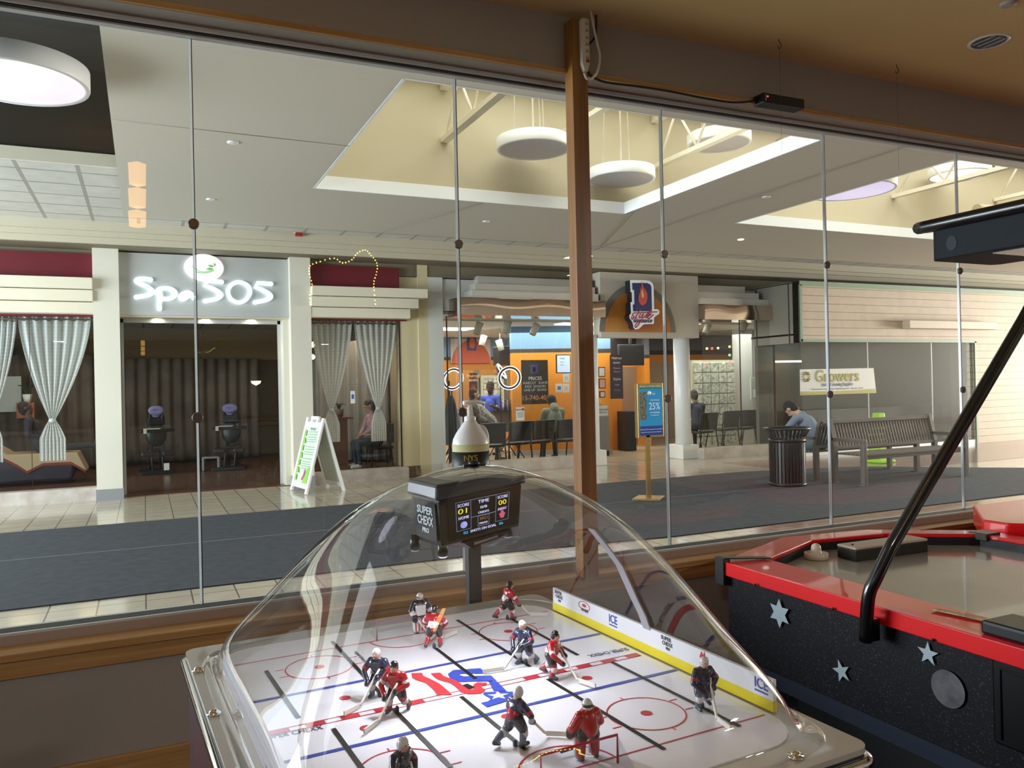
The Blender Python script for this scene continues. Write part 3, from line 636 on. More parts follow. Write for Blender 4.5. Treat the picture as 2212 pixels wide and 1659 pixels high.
# flowers, picture and cabinet on the back wall of left window
q = atY(30, 860, 19.3); tag(MB().box((q.x-1.2, 19.25, q.z-.28), (q.x+.14, 19.3, q.z+.45)).build('white_board', M('board_white', 'b7bcb9', .5)), 'pale wall board seen left of the tied curtain', 'board')
q = atY(50, 880, 19.2); t = thing('red_box', 'small red and tan box with a white flower pot above it', 'box', tuple(q))
a = atY(38, 870, 19.2); b = atY(77, 902, 19.2); bx('carton', (a.x, 19.0, b.z), (b.x, 19.2, a.z), M('box_tan', '9a7350', .7, noise=(9, 'a23328')), t)
q = atY(60, 862, 19.15); t = thing('flower_pot', 'white orchid pot standing on the red box', 'plant', (q.x, 19.1, a.z))
MB().lathe([(.06, 0), (.09, .17), (.08, .17), (.0001, .15)], (q.x, 19.1, a.z), 16).build('pot', WHITEP, t, True)
mb = MB()
for k in range(7):
    an = k*.9; mb.tube(smoothline([(q.x, 19.1, a.z+.15), (q.x+.08*math.cos(an), 19.1+.05*math.sin(an), a.z+.32), (q.x+.18*math.cos(an), 19.1+.1*math.sin(an), a.z+.36)]), [.012]*12+[.002], 6)
mb.build('leaves', M('leaf_dark', '38452c', .6), t, True)
# desk in the right spa window
t = thing('reception_desk', 'brown wooden desk behind the right spa window', 'desk', (3.2, 16.5, .01))
bx('front', (2.85, 16.2, .01), (3.75, 16.25, 1.02), M('desk_brown', '6b4630', .4), t); bx('top', (2.75, 16.1, 1.02), (3.85, 16.9, 1.06), M('desk_brown'), t)
q = atY(735, 892, 16.3); t = thing('potted_plant', 'small potted plant on the brown desk', 'plant', (q.x, 16.4, 1.06))
MB().lathe([(.07, 0), (.1, .16), (.09, .16), (.0001, .14)], (q.x, 16.4, 1.06), 16).build('pot', M('pot_brown', '6f5548', .5), t, True)
mb = MB()
for k in range(9):
    an = k*.7; mb.tube([(q.x, 16.4, 1.2), (q.x+.06*math.cos(an), 16.4+.04*math.sin(an), 1.34), (q.x+.15*math.cos(an), 16.4+.1*math.sin(an), 1.30)], [.01, .01, .002], 6)
mb.build('leaves', M('leaf_dark'), t, True)
tag(MB().lathe([(.38, .72), (.38, .75), (.0001, .75)], (4.05, 15.2, 0), 32).lathe([(.02, .01), (.02, .72)], (4.05, 15.2, 0), 10).lathe([(.22, .01), (.22, .03), (.0001, .04)], (4.05, 15.2, 0), 20).build('side_table', glass('table_glass', (.85, .9, .88))), 'round glass table behind the right spa window', 'table')
q = atY(762, 858, 14.0); t = thing('window_notice', 'small white notice taped in the middle of the right spa window', 'notice', tuple(q)); bx('paper', (q.x-.04, 14.0, q.z-.11), (q.x+.04, 14.004, q.z+.11), WHITEP, t); bx('print', (q.x-.022, 13.998, q.z-.03), (q.x+.022, 14.0, q.z+.05), M('print_blue', '4a6aa8', .6), t)
# --- barber shop
STC = M('satin_steel', 'dcdad4', .22, .45); MIR = M('polished_steel', 'c9b4a0', .1, 1); BW = M('barber_white', 'd9dad4', .5)
struct('wall_barber', MB().box((4.77, 13.98, 0), (5.06, 14.3, 3.66)).box((5.06, 14.02, 3.05), (8.30, 14.3, 3.64)).box((10.8, 14.02, 3.05), (13.2, 14.3, 3.64)), BW)
# arched sign wall
mb = MB(); n = 24; zc, r0 = 2.67, .86; cxa = atY(1378, 700, 13.7).x
pts = [(8.29, 13.7, 2.55), (8.29, 13.7, 3.86), (10.70, 13.7, 3.86), (10.70, 13.7, 2.55)]
top = []
sg = thing('barber_fascia', 'cream arched fascia with orange half circle over the barber shop entrance', 'shop fascia', (cxa, 13.7, 2.55))
mb.prism(pts, (0, .29, 0)); mb.build('panel', M('barber_fascia', 'd8d0c0', .55), sg, True)
arc = lambda r, y, z0=2.66: [(cxa+r*math.cos(a)*1.0, y, z0+r*1.08*math.sin(a)) for a in [PI*k/28 for k in range(29)]]
MB().prism(arc(.92, 13.695), (0, -.01, 0)).build('arch_band', M('arch_grey', '8d897f', .6), sg, True)
MB().prism(arc(.79, 13.684), (0, -.01, 0)).build('half_circle', M('arch_orange', 'd2743a', .5, noise=(1.2, 'd99a3e')), sg, True)
# logo sign
lg = thing('barber_sign', 'navy letter-shaped sign with a flame and red script over the barber entrance', 'sign', tuple(atY(1388, 650, 13.5)))
def lp(pts, Y=13.4): return [atY(1340+x/11.85, 590+y/11.85, Y) for x, y in pts]
outer = [(247, 178), (640, 183), (740, 200), (820, 260), (848, 350), (860, 925), (950, 925), (995, 970), (990, 1040), (900, 1100), (858, 1140), (855, 1300), (590, 1312), (480, 1420), (390, 1442), (335, 1400), (325, 1310), (300, 1240), (240, 1160), (230, 1080), (275, 1025), (262, 745), (300, 740), (295, 490), (262, 485)]
MB().prism(lp(outer), (0, .18, 0)).build('backing', M('sign_side_black', '151515', .5), lg, True)
MB().prism([p+Vector((0, -.006, 0)) for p in lp(outer)], (0, .008, 0)).build('white_face', M('sign_white', 'e8eef4', .4, emit=.15), lg, True)
inner = [(303, 252), (680, 252), (760, 290), (790, 360), (808, 975), (328, 980), (320, 803), (360, 800), (352, 430), (310, 430)]
MB().prism(lp(inner, 13.392), (0, -.006, 0)).build('navy_field', M('sign_navy', '24306e', .4), lg, True)
fl = [(553, 195), (560, 260), (590, 360), (640, 430), (685, 520), (690, 640), (660, 760), (600, 822), (540, 820), (480, 750), (462, 640), (480, 540), (505, 470), (505, 350), (525, 400), (530, 470), (545, 380), (540, 280)]
MB().prism(lp(fl, 13.385), (0, -.006, 0)).build('flame', M('flame_red', 'e05a48', .4), lg, True)
MB().prism(lp([(548, 395), (570, 450), (600, 560), (598, 620), (575, 640), (550, 600), (540, 500)], 13.378), (0, -.004, 0)).build('flame_core', M('flame_yellow', 'edcf7c', .4), lg, True)
RS = M('script_red', 'b8323c', .4); mb = MB()
for st in ([(400, 1010), (350, 1020), (310, 1070), (350, 1120), (300, 1180), (285, 1110)], [(515, 930), (450, 1030), (380, 1160), (430, 1150)], [(420, 1020), (950, 990)], [(520, 1040), (480, 1130), (530, 1130), (590, 1040), (560, 1160), (480, 1300), (400, 1390), (380, 1340), (470, 1220)], [(590, 1150), (740, 990), (800, 920), (740, 1000), (650, 1150)], [(690, 1130), (780, 1050), (760, 1040), (700, 1100), (720, 1170), (850, 1060)]):
    mb.tube(smoothline(lp(st, 13.386)), .012, 5)
mb.build('script_lettering', RS, lg, True)
q = lp([(335, 1235), (820, 1225)], 13.388); text('BARBERSHOP', (0, 0, 0), .085, M('print_navy', '20264a', .5), lg, mtx=face_mtx((q[0]+q[1])/2, (1, 0, 0)), width=(q[1]-q[0]).length, extrude=.002, bold=.004)
# entrance columns
for x0, x1, lab in ((10.22, 10.62, 'white round-fronted column with block base right of the barber entrance'), (7.95, 8.36, 'white column left of the barber entrance, behind the wooden post')):
    t = thing('column', lab, 'column', ((x0+x1)/2, 13.9, 0), group='columns of the barber entrance')
    MB().lathe([(.17, .25), (.17, 2.6)], ((x0+x1)/2, 13.95, 0), 24).build('shaft', WHITEP, t, True)
    bx('base', (x0, 13.7, 0), (x1, 14.2, .30), WH, t, bevel=.01)
# chrome cornices
def chrome_cornice(rows, band, lab, side):
    t = thing('chrome_cornice', lab, 'cornice', (band[0], 13.5, 2.96))
    for x0, x1, z0, z1, y0 in rows: bx('moulding', (x0, y0, z0), (x1, 14.1, z1), STC, t, bevel=.004)
    mb = MB(); x0, x1, z0, z1, y0 = band
    mb.grid(40, 6, lambda u, v: Vector((x0+(x1-x0)*u, y0-.012*math.sin(PI*v)+.004*math.sin(u*13)*math.cos(v*3), z0+(z1-z0)*v)))
    mb.box((x0, y0, z0), (x1, 14.1, z0+.01)).box((x0, y0, z1-.01), (x1, 14.1, z1)).box((x0, y0, z0), (x0+.01, 14.1, z1)).box((x1-.01, y0, z0), (x1, 14.1, z1))
    mb.build('polished_band', MIR, t, True, clean=False)
chrome_cornice([(5.72, 8.2, 3.56, 3.70, 13.85), (5.62, 8.2, 3.41, 3.55, 13.75), (5.50, 8.2, 3.26, 3.40, 13.62)], (5.20, 8.28, 2.93, 3.25, 13.5), 'stepped polished steel cornice left of the barber entrance', 'l')
chrome_cornice([(10.7, 12.1, 3.56, 3.70, 13.85), (10.7, 12.4, 3.41, 3.55, 13.75), (10.7, 12.6, 3.26, 3.40, 13.62)], (10.7, 12.75, 2.93, 3.25, 13.5), 'stepped polished steel cornice right of the barber entrance', 'r')
struct('window_13', MB().box((5.06, 13.80, .22), (6.55, 13.81, 2.93)).box((6.56, 13.80, .22), (8.1, 13.81, 2.93)), SHOPGL)
struct('window_14', MB().box((10.7, 13.6, .22), (11.7, 13.61, 2.93)).box((11.71, 13.6, .22), (12.65, 13.61, 2.93)), SHOPGL)
struct('trim_14', MB().box((4.98, 13.7, 0), (8.0, 13.95, .22)).box((10.6, 13.5, 0), (12.75, 13.75, .22)), M('barber_base', 'd3c9bd', .3, noise=(5, 'beb0a6')))
struct('trim_15', MB().box((11.70, 13.59, .22), (11.71, 13.62, 2.93)).box((12.65, 13.58, .22), (12.67, 13.63, 2.93)).box((5.05, 13.79, .22), (5.07, 13.82, 2.93)), DKPL)
# interior shell
ORG = M('orange_wall_paint', 'e08f22', .6); BLU = M('blue_wall_paint', '7aa2c8', .6); BFL = tiles('barber_floor', 'b5a288', 'a8957c', '80715c', .4, .3, off=(.1, .1))
struct('floor', MB().box((5.0, 14.0, -.1), (26, 22.5, .004)), BFL)
CW = M('shop_ceiling_white', 'e4e3dd', .8)
struct('ceiling_barber', MB().box((5.0, 14.1, 2.99), (17.5, 21.2, 3.04)), CW)
def bands(x0, y0, x1, y1, th, parts, name):
    d = Vector((x1-x0, y1-y0, 0)); n = Vector((-d.y, d.x, 0)).normalized()*th
    for z0, z1, m in parts:
        P = [Vector((x0, y0, z0)), Vector((x1, y1, z0)), Vector((x1, y1, z0))+n, Vector((x0, y0, z0))+n]
        struct(name, MB().prism(P, (0, 0, z1-z0)), m)
BND = M('band_brown', '3a322c', .6)
bands(5.0, 20.6, 10.2, 20.6, .1, ((0, 2.36, ORG), (2.36, 2.45, BND), (2.45, 2.99, BLU)), 'wall_barber_back')
bands(7.72, 16.75, 9.72, 16.2, .25, ((0, .12, GREY), (.12, 2.38, ORG), (2.38, 2.47, BND), (2.47, 2.99, BLU)), 'wall_barber_middle')
bands(9.36, 15.9, 9.74, 15.7, .5, ((0, .12, GREY), (.12, 2.33, ORG), (2.33, 2.43, BND), (2.43, 2.99, BLU)), 'wall_barber_pier')
bands(9.9, 19.0, 17.4, 19.0, .1, ((0, 2.2, M('barber_beige', 'a8937a', .7)), (2.2, 2.42, ORG), (2.42, 2.55, BND), (2.55, 2.99, M('slate_blue', '6f7680', .7))), 'wall_barber_far')
bands(11.7, 17.0, 12.6, 19.0, .1, ((0, 2.25, ORG), (2.25, 2.34, BND), (2.34, 2.99, M('slate_blue'))), 'wall_barber_side')
struct('wall_barber_left', MB().box((5.0, 14.3, 0), (5.05, 20.6, 3.0)), BW)
struct('wall_barber_end', MB().box((17.4, 14.4, 0), (17.5, 19.0, 3.0)).box((15.0, 16.9, 0), (15.4, 17.2, 3.0)).box((14.2, 16.5, 0), (14.6, 16.8, 3.0)), BW)
for (x0, x1, y0, y1) in ((6.2, 7.0, 17.2, 17.8), (5.8, 6.5, 18.6, 19.2), (8.4, 9.6, 15.4, 15.9), (11.0, 11.8, 15.0, 15.5)):
    lab = {6.2: 'bright ceiling light panel above the barber chair', 5.8: 'bright ceiling light panel deepest in the barber shop', 8.4: 'bright ceiling light panel in front of the blue wall band', 11.0: 'ceiling light panel in the right bay'}[x0]
    tag(MB().box((x0, y0, 2.965), (x1, y1, 2.99)).build('ceiling_light_panel', M('panel_glow', 'fffbe8', .5, emit=4)), lab, 'ceiling light', 'ceiling panels in the barber shop')
# track heads
def track_head(px, py, Y, lab, tilt=.5):
    q = atY(px, py, Y); t = thing('track_light', lab, 'spot light', tuple(q), group='white track lights'); R_ = Matrix.Rotation(tilt, 3, 'Y')
    MB().lathe([(.07, -.13), (.08, .12), (.0001, .12)], (0, 0, 0), 20).build('head', M('track_white', 'd9d6c8', .5), t).rotation_euler = (0, tilt, 0)
    o = MB().lathe([(.06, -.132), (.0001, -.131)], (0, 0, 0), 20).build('lens', M('track_lens', '5a564c', .3), t); o.rotation_euler = (0, tilt, 0)
    MB().tube([(0, 0, .1), (0, 0, 2.98-q.z)], .01, 6).build('stem', M('track_white'), t)
for a in ((1033, 709, 15.0, 'white track light head nearest the left barber wall', .4), (1095, 706, 14.8, 'white track light head above the ring lamps', .3), (1155, 711, 15.0, 'white track light head in front of the light blue wall', .5), (1080, 745, 17, 'small white track light head beside the wall speaker', -.3), (1043, 735, 17.5, 'small white track light head over the orange half circle', .3), (1527, 710, 15, 'white track light head in the right bay, left one', .5), (1607, 705, 14.6, 'white track light head in the right bay, right one', .5)): track_head(*a)
tag(MB().box((5.3, 14.98, 2.95), (8.4, 15.02, 2.98)).box((10.9, 14.8, 2.95), (13, 14.84, 2.98)).build('light_track', M('track_white')), 'white ceiling track that carries the barber shop lights', 'light track')
# mirror reflection of the half-circle sign, built as solid pieces on the back wall
t = thing('sign_reflection', 'reflection of the orange half-circle sign with navy logo, built on the barber shop back wall', 'sign', (7.6, 20.55, 2.3))
a, b = atY(977, 785, 20.5), atY(1060, 785, 20.5); cx = (a.x+b.x)/2; r = (b.x-a.x)/2
bx('white_panel', (a.x-.02, 20.54, a.z), (b.x+.02, 20.58, 2.95), BW, t)
MB().prism([(cx+r*math.cos(PI*k/20), 20.53, a.z+r*1.1*math.sin(PI*k/20)) for k in range(21)], (0, -.02, 0)).build('half_circle', M('sign_red_orange', 'd05a34', .5), t, True)
MB().box((cx-.12, 20.49, a.z+.35), (cx+.15, 20.51, a.z+.8)).build('logo_field', M('sign_navy'), t, True)
MB().lathe([(.09, -.006), (.0001, -.006)], (cx+.02, 20.488, a.z+.55), 16, sy=1.6, axis='y').build('flame', M('flame_red'), t, True)
# wall mirror; the panel behind the barber models glass blocks reflected in it
def block_panel(x0, x1, z0, z1, Y, nx, nz, lab):
    t = thing('glass_block_panel', lab, 'glass block wall', ((x0+x1)/2, Y, z0))
    bx('frame', (x0-.05, Y+.02, z0-.05), (x1+.05, Y+.08, z1+.05), M('block_grout', 'c9c6ae', .7), t)
    GB = M('glass_block', '9aa08f', .12, 0, noise=(14, 'dfe2d4'), bump=.8, coat=.5)
    for i in range(nx):
        for j in range(nz):
            w_ = (x1-x0)/nx; h_ = (z1-z0)/nz
            MB().box((x0+i*w_+.012, Y-.02, z0+j*h_+.012), (x0+(i+1)*w_-.012, Y+.03, z0+(j+1)*h_-.012)).build('block', GB, t, True, bevel=.01)
a, b = atY(1043, 815, 20.3), atY(1078, 880, 20.3); block_panel(a.x, b.x+.12, b.z-.2, a.z, 20.3, 4, 6, 'modelled reflection of the glass block wall behind the barber in the blue shirt')
a, b = atY(1519, 782, 16.4), atY(1590, 962, 16.4); block_panel(a.x-.3, b.x, b.z, a.z, 16.4, 5, 8, 'tall glass block wall in the right bay of the barber shop')
a, b = atY(965, 800, 20.4), atY(1103, 960, 20.4); tag(MB().box((a.x, 20.42, .9), (b.x, 20.45, a.z)).build('wall_mirror', M('mirror', 'c8ccc4', .05, .9)), 'wide mirror on the back wall of the barber shop', 'mirror')
# wall items
def poster(p0, p1, Y0, lab, parts, name='poster', rim='141414', fill='2a2622', cat='poster', th=.03, slope=(0, 0)):
    a, b = atY(*p0, Y0), atY(*p1, Y0); t = thing(name, lab, cat, ((a.x+b.x)/2, Y0, b.z))
    bx('frame', (a.x, Y0-th, b.z), (b.x, Y0, a.z), M('rim_'+rim, rim, .4), t)
    bx('sheet', (a.x+.02, Y0-th-.004, b.z+.02), (b.x-.02, Y0-th+.002, a.z-.02), M('sheet_'+fill, fill, .25), t)
    W, H = b.x-a.x, a.z-b.z; yy = Y0-th-.006
    for kind, x, z, s, c, body in parts:
        if kind == 't': text(body, (a.x+W*x, yy, b.z+H*z), s, M('ink_'+c, c, .5, emit=.05), t, width=None)
        elif kind == 'r': bx('block', (a.x+W*x, yy, b.z+H*z), (a.x+W*(x+s[0]), yy+.003, b.z+H*(z+s[1])), M('ink_'+c, c, .5), t)
    return t
poster((1125, 778), (1184, 872), 16.05, 'black framed price poster with small logo on the orange wall', [('r', .32, .70, (.3, .2), '24306e', ''), ('r', .42, .74, (.1, .1), 'e05a48', ''), ('t', .5, .58, .11, 'd8d8d8', 'PRICES'), ('t', .5, .48, .08, 'b8b8b8', 'HAIRCUT  SHAVE'), ('t', .5, .40, .08, 'b8b8b8', 'KIDS  SENIORS'), ('t', .5, .32, .08, 'b8b8b8', 'LINE UP  BEARD'), ('t', .5, .14, .15, 'e8934a', '315-740-4017')])
poster((1200, 766), (1232, 806), 16.0, 'wall screen with pale blue picture beside the wooden post', [('t', .4, .8, .05, '5a6a9a', 'Today'), ('t', .4, .6, .04, '5a6a9a', 'Line 1'), ('t', .4, .45, .04, '5a6a9a', 'Line 2')], name='wall_screen', fill='b7c8ee', cat='screen')
MATS['sheet_b7c8ee'].node_tree.nodes['Principled BSDF'].inputs['Emission Color'].default_value = lin('b7c8ee'); MATS['sheet_b7c8ee'].node_tree.nodes['Principled BSDF'].inputs['Emission Strength'].default_value = .6
for (p0, p1, lab) in (((1200, 829), (1215, 847), 'small white notice with blue square on the orange wall'), ((1216, 806), (1230, 826), 'upper pale notice next to the wooden post'), ((1216, 829), (1230, 848), 'lower pale notice next to the wooden post')):
    poster(p0, p1, 15.98, lab, [('r', .25, .3, (.5, .4), '4a6aa8' if p0[0] == 1200 else 'c9c0b0', '')], name='notice', rim='e0ded8', fill='dedbd4', cat='notice', th=.006)
poster((1114, 880), (1133, 908), 13.8, 'white printed notice with red dot taped on the shop glass', [('t', .5, .8, .05, '3a3a3a', 'NOTICE'), ('r', .15, .2, (.7, .45), 'c4c2be', ''), ('r', .7, .78, (.2, .14), 'a82030', '')], name='notice', rim='e0ded8', fill='f0efec', cat='notice', th=.004)
for k, (p0, p1, c) in enumerate((((1291, 793), (1306, 814), 'e4e2dc'), ((1292, 818), (1307, 839), 'e0a090'), ((1294, 845), (1306, 859), 'd8d4cc'))):
    poster(p0, p1, 15.62, ['topmost of three small black frames on the orange pier', 'middle one of three small frames, with a pinkish sheet', 'lowest and smallest of three frames on the orange pier'][k], [], name='picture_frame', fill=c, cat='picture frame')
poster((1317, 767), (1345, 861), 15.68, 'tall dark price banner on the orange pier by the entrance', [('t', .5, .93, .09, 'c8b8b0', 'Haircut'), ('t', .5, .82, .06, 'c8b8b0', 'BEARD'), ('t', .5, .7, .05, 'c08a8a', 'Shampoo'), ('t', .5, .62, .05, 'c08a8a', 'Kids cut'), ('t', .5, .45, .09, 'c8b8b0', 'Styles'), ('t', .5, .32, .06, 'c08a8a', 'Fade'), ('t', .5, .2, .05, 'c08a8a', 'Line up')], fill='2c2636', cat='banner', name='price_banner')
poster((1013, 806), (1031, 868), 19.0, 'narrow dark red standing poster behind the barber chair', [('t', .5, .9, .12, 'd8a860', 'Haircut'), ('t', .5, .75, .08, 'c8c0b8', 'BEARD'), ('r', .2, .4, (.6, .2), '5a1c20', '')], fill='401820', name='standing_poster')
sp_ = COL.objects[-1].parent; bx('stand_foot', (sp_.location.x-.03, 18.97, .01), (sp_.location.x+.03, 19.0, sp_.location.z+.02), DKPL, sp_)
bx_ = tag(MB().box((0, 0, 0), (.5, .4, .45)).build('wall_speaker', DKPL, bevel=.01), 'black speaker box hung high beside the orange wall', 'speaker'); q = atY(1080, 789, 17.2); bx_.location = q; 
tag(MB().tube([q+Vector((.25, .2, .45)), (q.x+.28, q.y+.2, 2.98)], .012, 6).build('speaker_wire', BLK), 'wire hanging from the ceiling to the black speaker', 'cable')
t = thing('string_lights', 'few coloured bulbs strung over the glass block wall in the right bay', 'string lights', tuple(atY(1545, 752, 15.9)))
for k, (px, py, c_) in enumerate(((1527, 753, 'ffd060'), (1538, 753, 'ff3838'), (1551, 752, 'ffb070'), (1576, 749, 'ffc040'), (1576, 767, '50ff70'), (1527, 787, 'ff4040'), (1563, 784, 'c0f050'), (1577, 784, 'ff5050'))):
    MB().ball(atY(px, py, 15.9), .03, 8).build('bulb', M('bulb_'+c_, c_, .4, emit=3), t, True)
MB().tube([atY(px, py, 15.91) for px, py in ((1527, 752), (1551, 751), (1576, 748), (1577, 784), (1527, 787))], .004, 5).build('wire', DKPL, t, True)
poster((1620, 815), (1657, 862), 16.0, 'pale green board with a white sheet in the right bay', [('r', .1, .1, (.8, .35), 'e8e8e4', '')], name='wall_board', rim='dcdcd4', fill='b8c0a8', cat='board')
# ring lamps
def ring_lamp(px, py, Y, r, tilt, rz, lab, hbase):
    q = atY(px, py, Y); t = thing('ring_lamp', lab, 'ring light', (q.x, Y, 0), group='ring lights on stands')
    ci = [(r*math.cos(a*PI/20), 0, r*math.sin(a*PI/20)) for a in range(40)]
    R_ = Matrix.Rotation(rz, 3, 'Z') @ Matrix.Rotation(tilt, 3, 'X'); off = Vector((0, 0, q.z))
    MB().tube([R_ @ Vector(p)+off for p in ci], .032, 8, closed=True).build('ring_body', DKPL, t)
    MB().tube([R_ @ (Vector(p)*.86+Vector((0, -.03, 0)))+off for p in ci], .010, 6, closed=True).build('light_ring', M('ring_glow', 'ffffff', .3, emit=2.2), t)
    MB().tube([R_ @ (Vector(p)*1.13+Vector((0, -.03, 0)))+off for p in ci], .007, 6, closed=True).build('light_ring', M('ring_glow'), t)
    MB().tube([(0, .05, q.z-r-.02), (0, .05, .5)], .018, 8).build('stand', DKPL, t)
    for k in range(3):
        a = k*2.1; MB().tube([(0, .05, .55), (.35*math.cos(a), .05+.35*math.sin(a), .02)], .014, 6).build('leg', DKPL, t)
    return t
ring_lamp(977, 818, 14.9, .20, .25, .1, 'lit ring lamp near the left barber window edge', 0)
ring_lamp(1100, 816, 15.9, .23, .2, -.2, 'lit ring lamp in front of the orange wall corner', 0)
ring_lamp(1082, 803, 16.6, .17, -.5, .9, 'smaller tilted ring lamp beside the larger one', 0)
# counter with bottles, kiosk
t = thing('barber_counter', 'dark grey cabinet counter behind the client', 'counter', (8.3, 17.4, 0)); a, b = atY(1068, 888, 17.0), atY(1107, 925, 17.0)
bx('cabinet', (a.x, 17.0, .55), (b.x+.15, 17.5, a.z-.03), M('counter_grey', '5c5650', .5), t); bx('worktop', (a.x-.05, 16.95, a.z-.03), (b.x+.15, 17.55, a.z), DKPL, t)
for k, (px, h, c) in enumerate(((1086, .22, 'd8dcdc'), (1092, .26, '2e3a58'), (1098, .24, 'c8d0d8'), (1104, .25, '20242c'), (1079, .16, '303030'), (1073, .18, 'd0ccc0'))):
    q = atY(px, 888, 17.1); tt = thing('spray_bottle', 'bottle on the barber counter, %s' % ['pale one with a slim neck', 'navy one beside the pale pair', 'light blue one near the corner', 'black one closest to the orange wall', 'short black one', 'cream one at the left end'][k], 'bottle', (q.x, 17.1, a.z), group='bottles on the barber counter')
    MB().lathe([(.035, 0), (.038, h*.6), (.015, h*.72), (.015, h*.8)], (0, 0, 0), 12).build('body', M('bottle_'+c, c, .3), tt)
    MB().lathe([(.018, h*.8), (.018, h), (.0001, h)], (0, 0, 0), 10).build('cap', DKPL if k % 2 else WHITEP, tt)
t = thing('kiosk', 'grey steel kiosk with white notices just right of the wooden post', 'kiosk', (9.5, 15.5, 0)); a, b = atY(1284, 880, 15.4), atY(1317, 982, 15.4)
bx('cabinet', (a.x-.3, 15.4, .12), (b.x, 15.75, a.z-.2), M('kiosk_grey', '8b8d90', .35, .4), t); bx('kick_plate', (a.x-.3, 15.42, 0), (b.x, 15.74, .12), DKPL, t)
bx('sign_panel', (a.x-.3, 15.4, a.z-.2), (b.x-.02, 15.45, a.z+.03), M('kiosk_panel', 'dfe0e0', .4), t)
text('WELCOME', ((a.x+b.x)/2+.03, 15.395, a.z-.06), .055, M('ink_dark', '4a4a4a', .5), t); text('PLEASE WAIT', ((a.x+b.x)/2+.03, 15.395, a.z-.12), .035, M('ink_dark'), t)
mb = MB(); mb.prism([(a.x-.3, 15.3, a.z), (a.x-.02, 15.3, a.z), (a.x-.05, 15.3, a.z+.2), (a.x-.15, 15.3, a.z+.38), (a.x-.3, 15.3, a.z+.42)], (0, .02, 0)); mb.build('folded_card', WHITEP, t, True)
q = atY(1305, 879, 15.45); tt = thing('small_bottle', 'small clear bottle on top of the kiosk', 'bottle', (q.x, 15.6, a.z+.0)); MB().lathe([(.04, .03), (.04, .1), (.012, .13), (.012, .16)], (0, 0, -.2+.17), 12).build('body', glass('clear_bottle', (.8, .86, .95)), tt)
# dark entrance room with TV
bands(10.0, 17.8, 11.7, 17.6, .1, ((0, 2.05, M('entrance_panel', '8d7c68', .6)), (2.05, 2.16, ORG), (2.16, 2.25, BND), (2.25, 2.99, M('dark_bulkhead', '1d1c20', .6))), 'wall_barber_entrance')
struct('wall_barber_corner', MB().box((10.0, 16.6, 0), (10.6, 16.7, 2.2)), ORG)
tag(MB().box((10.3, 16.2, 2.05), (11.0, 16.3, 2.55)).box((10.62, 16.24, 2.55), (10.68, 16.30, 3.0)).build('television', DKPL, bevel=.01), 'black television hung inside the barber entrance', 'television')
tag(MB().tube([atY(1358, 957, 16.3), atY(1372, 900, 16.4)], .012, 6).box(tuple(atY(1352, 965, 16.25)), tuple(atY(1364, 955, 16.35))).build('broom', M('broom', '8a3a30', .6)), 'small broom leaning inside the barber entrance', 'broom')
a, b = atY(1352, 880, 16.1), atY(1375, 955, 16.1); tag(MB().box((a.x, 16.1, .01), (b.x, 16.5, a.z-.1)).build('dark_cabinet', DKPL, bevel=.01), 'dark cabinet inside the barber entrance', 'cabinet')
# chairs
CHF = M('chair_black_frame', '141416', .35); CHS = M('chair_black_seat', '1c1e22', .45)
def waiting_chair():
    t = thing('waiting_chair', '', 'chair')
    mb = MB(); mb.grid(12, 10, lambda u, v: Vector(((u-.5)*(.48+.04*v), -.26-.06*v+.05*(2*u-1)**2*-1, .50+.40*v)), smooth=True)
    mb.build('backrest', CHS, t, solid=.03, bevel=.008)
    MB().box((-.25, -.22, .41), (.25, .26, .47)).build('seat', CHS, t, bevel=.03)
    MB().box((-.24, -.235, .485), (.24, -.205, .50)).build('seat_trim', M('chair_trim', 'c9c9c4', .3), t)
    for s in (-1, 1):
        MB().tube([(s*.27, -.34, 0), (s*.26, -.27, .42), (s*.255, -.32, .88)], .016, 8).build('leg', CHF, t)
        MB().tube([(s*.27, .30, 0), (s*.26, .20, .43)], .016, 8).build('leg', CHF, t)
    return t
wc = waiting_chair(); first = True
for i, (x, y, rz, lab) in enumerate(((1055, 14.7, -.1, 'black waiting chair half hidden by the jug, leftmost of the row'), (1108, 14.95, .1, 'black waiting chair right of the sanitizer jug'), (1157, 15.05, .05, 'black waiting chair in the middle, left of the hooded person'), (1212, 15.05, .0, 'black waiting chair under the person in the grey hoodie'),
     (1512, 15.3, .1, 'black waiting chair under the dark figure in the right bay'), (1560, 15.7, .1, 'empty black chair in front of the glass block wall'), (1597, 15.75, .0, 'empty black chair behind the glass bar of the right bay'), (1637, 15.8, -.1, 'empty black chair at the far right of the right bay'))):
    x = atY(x, 950, y).x
    if first: o = wc; first = False; o.location = (x, y, 0); o.rotation_euler = (0, 0, rz); o['label'] = lab; o['group'] = 'black waiting chairs in the barber shop'
    else: copy_thing(wc, (x, y, 0), rz, lab)
# barber chair + apron on coat stand
t = thing('barber_chair', 'black barber chair facing right with the caped client', 'barber chair', (atY(1040, 900, 15.75).x, 15.75, 0))
MB().box((-.28, -.3, .5), (.28, .3, .62)).build('seat', BV, t, bevel=.05); MB().box((-.38, -.28, .6), (-.24, .28, 1.18), Matrix.Rotation(-.15, 3, 'Y')).build('backrest', BV, t, bevel=.05)
for s in (-1, 1): MB().tube([(-.25, s*.32, .82), (.25, s*.32, .82), (.27, s*.32, .6)], .022, 8).build('arm', M('chrome'), t)
MB().lathe([(.3, 0), (.28, .04), (.06, .08), (.06, .5)], (0, 0, 0), 24).build('pedestal', M('chrome'), t); MB().box((.35, -.2, .18), (.6, .2, .22)).build('foot_plate', M('chrome'), t, bevel=.01)
q = atY(972, 900, 15.3); t = thing('apron_stand', 'coat stand with a hanging blue-grey barber cape at the left window edge', 'coat stand', (q.x, 15.3, 0))
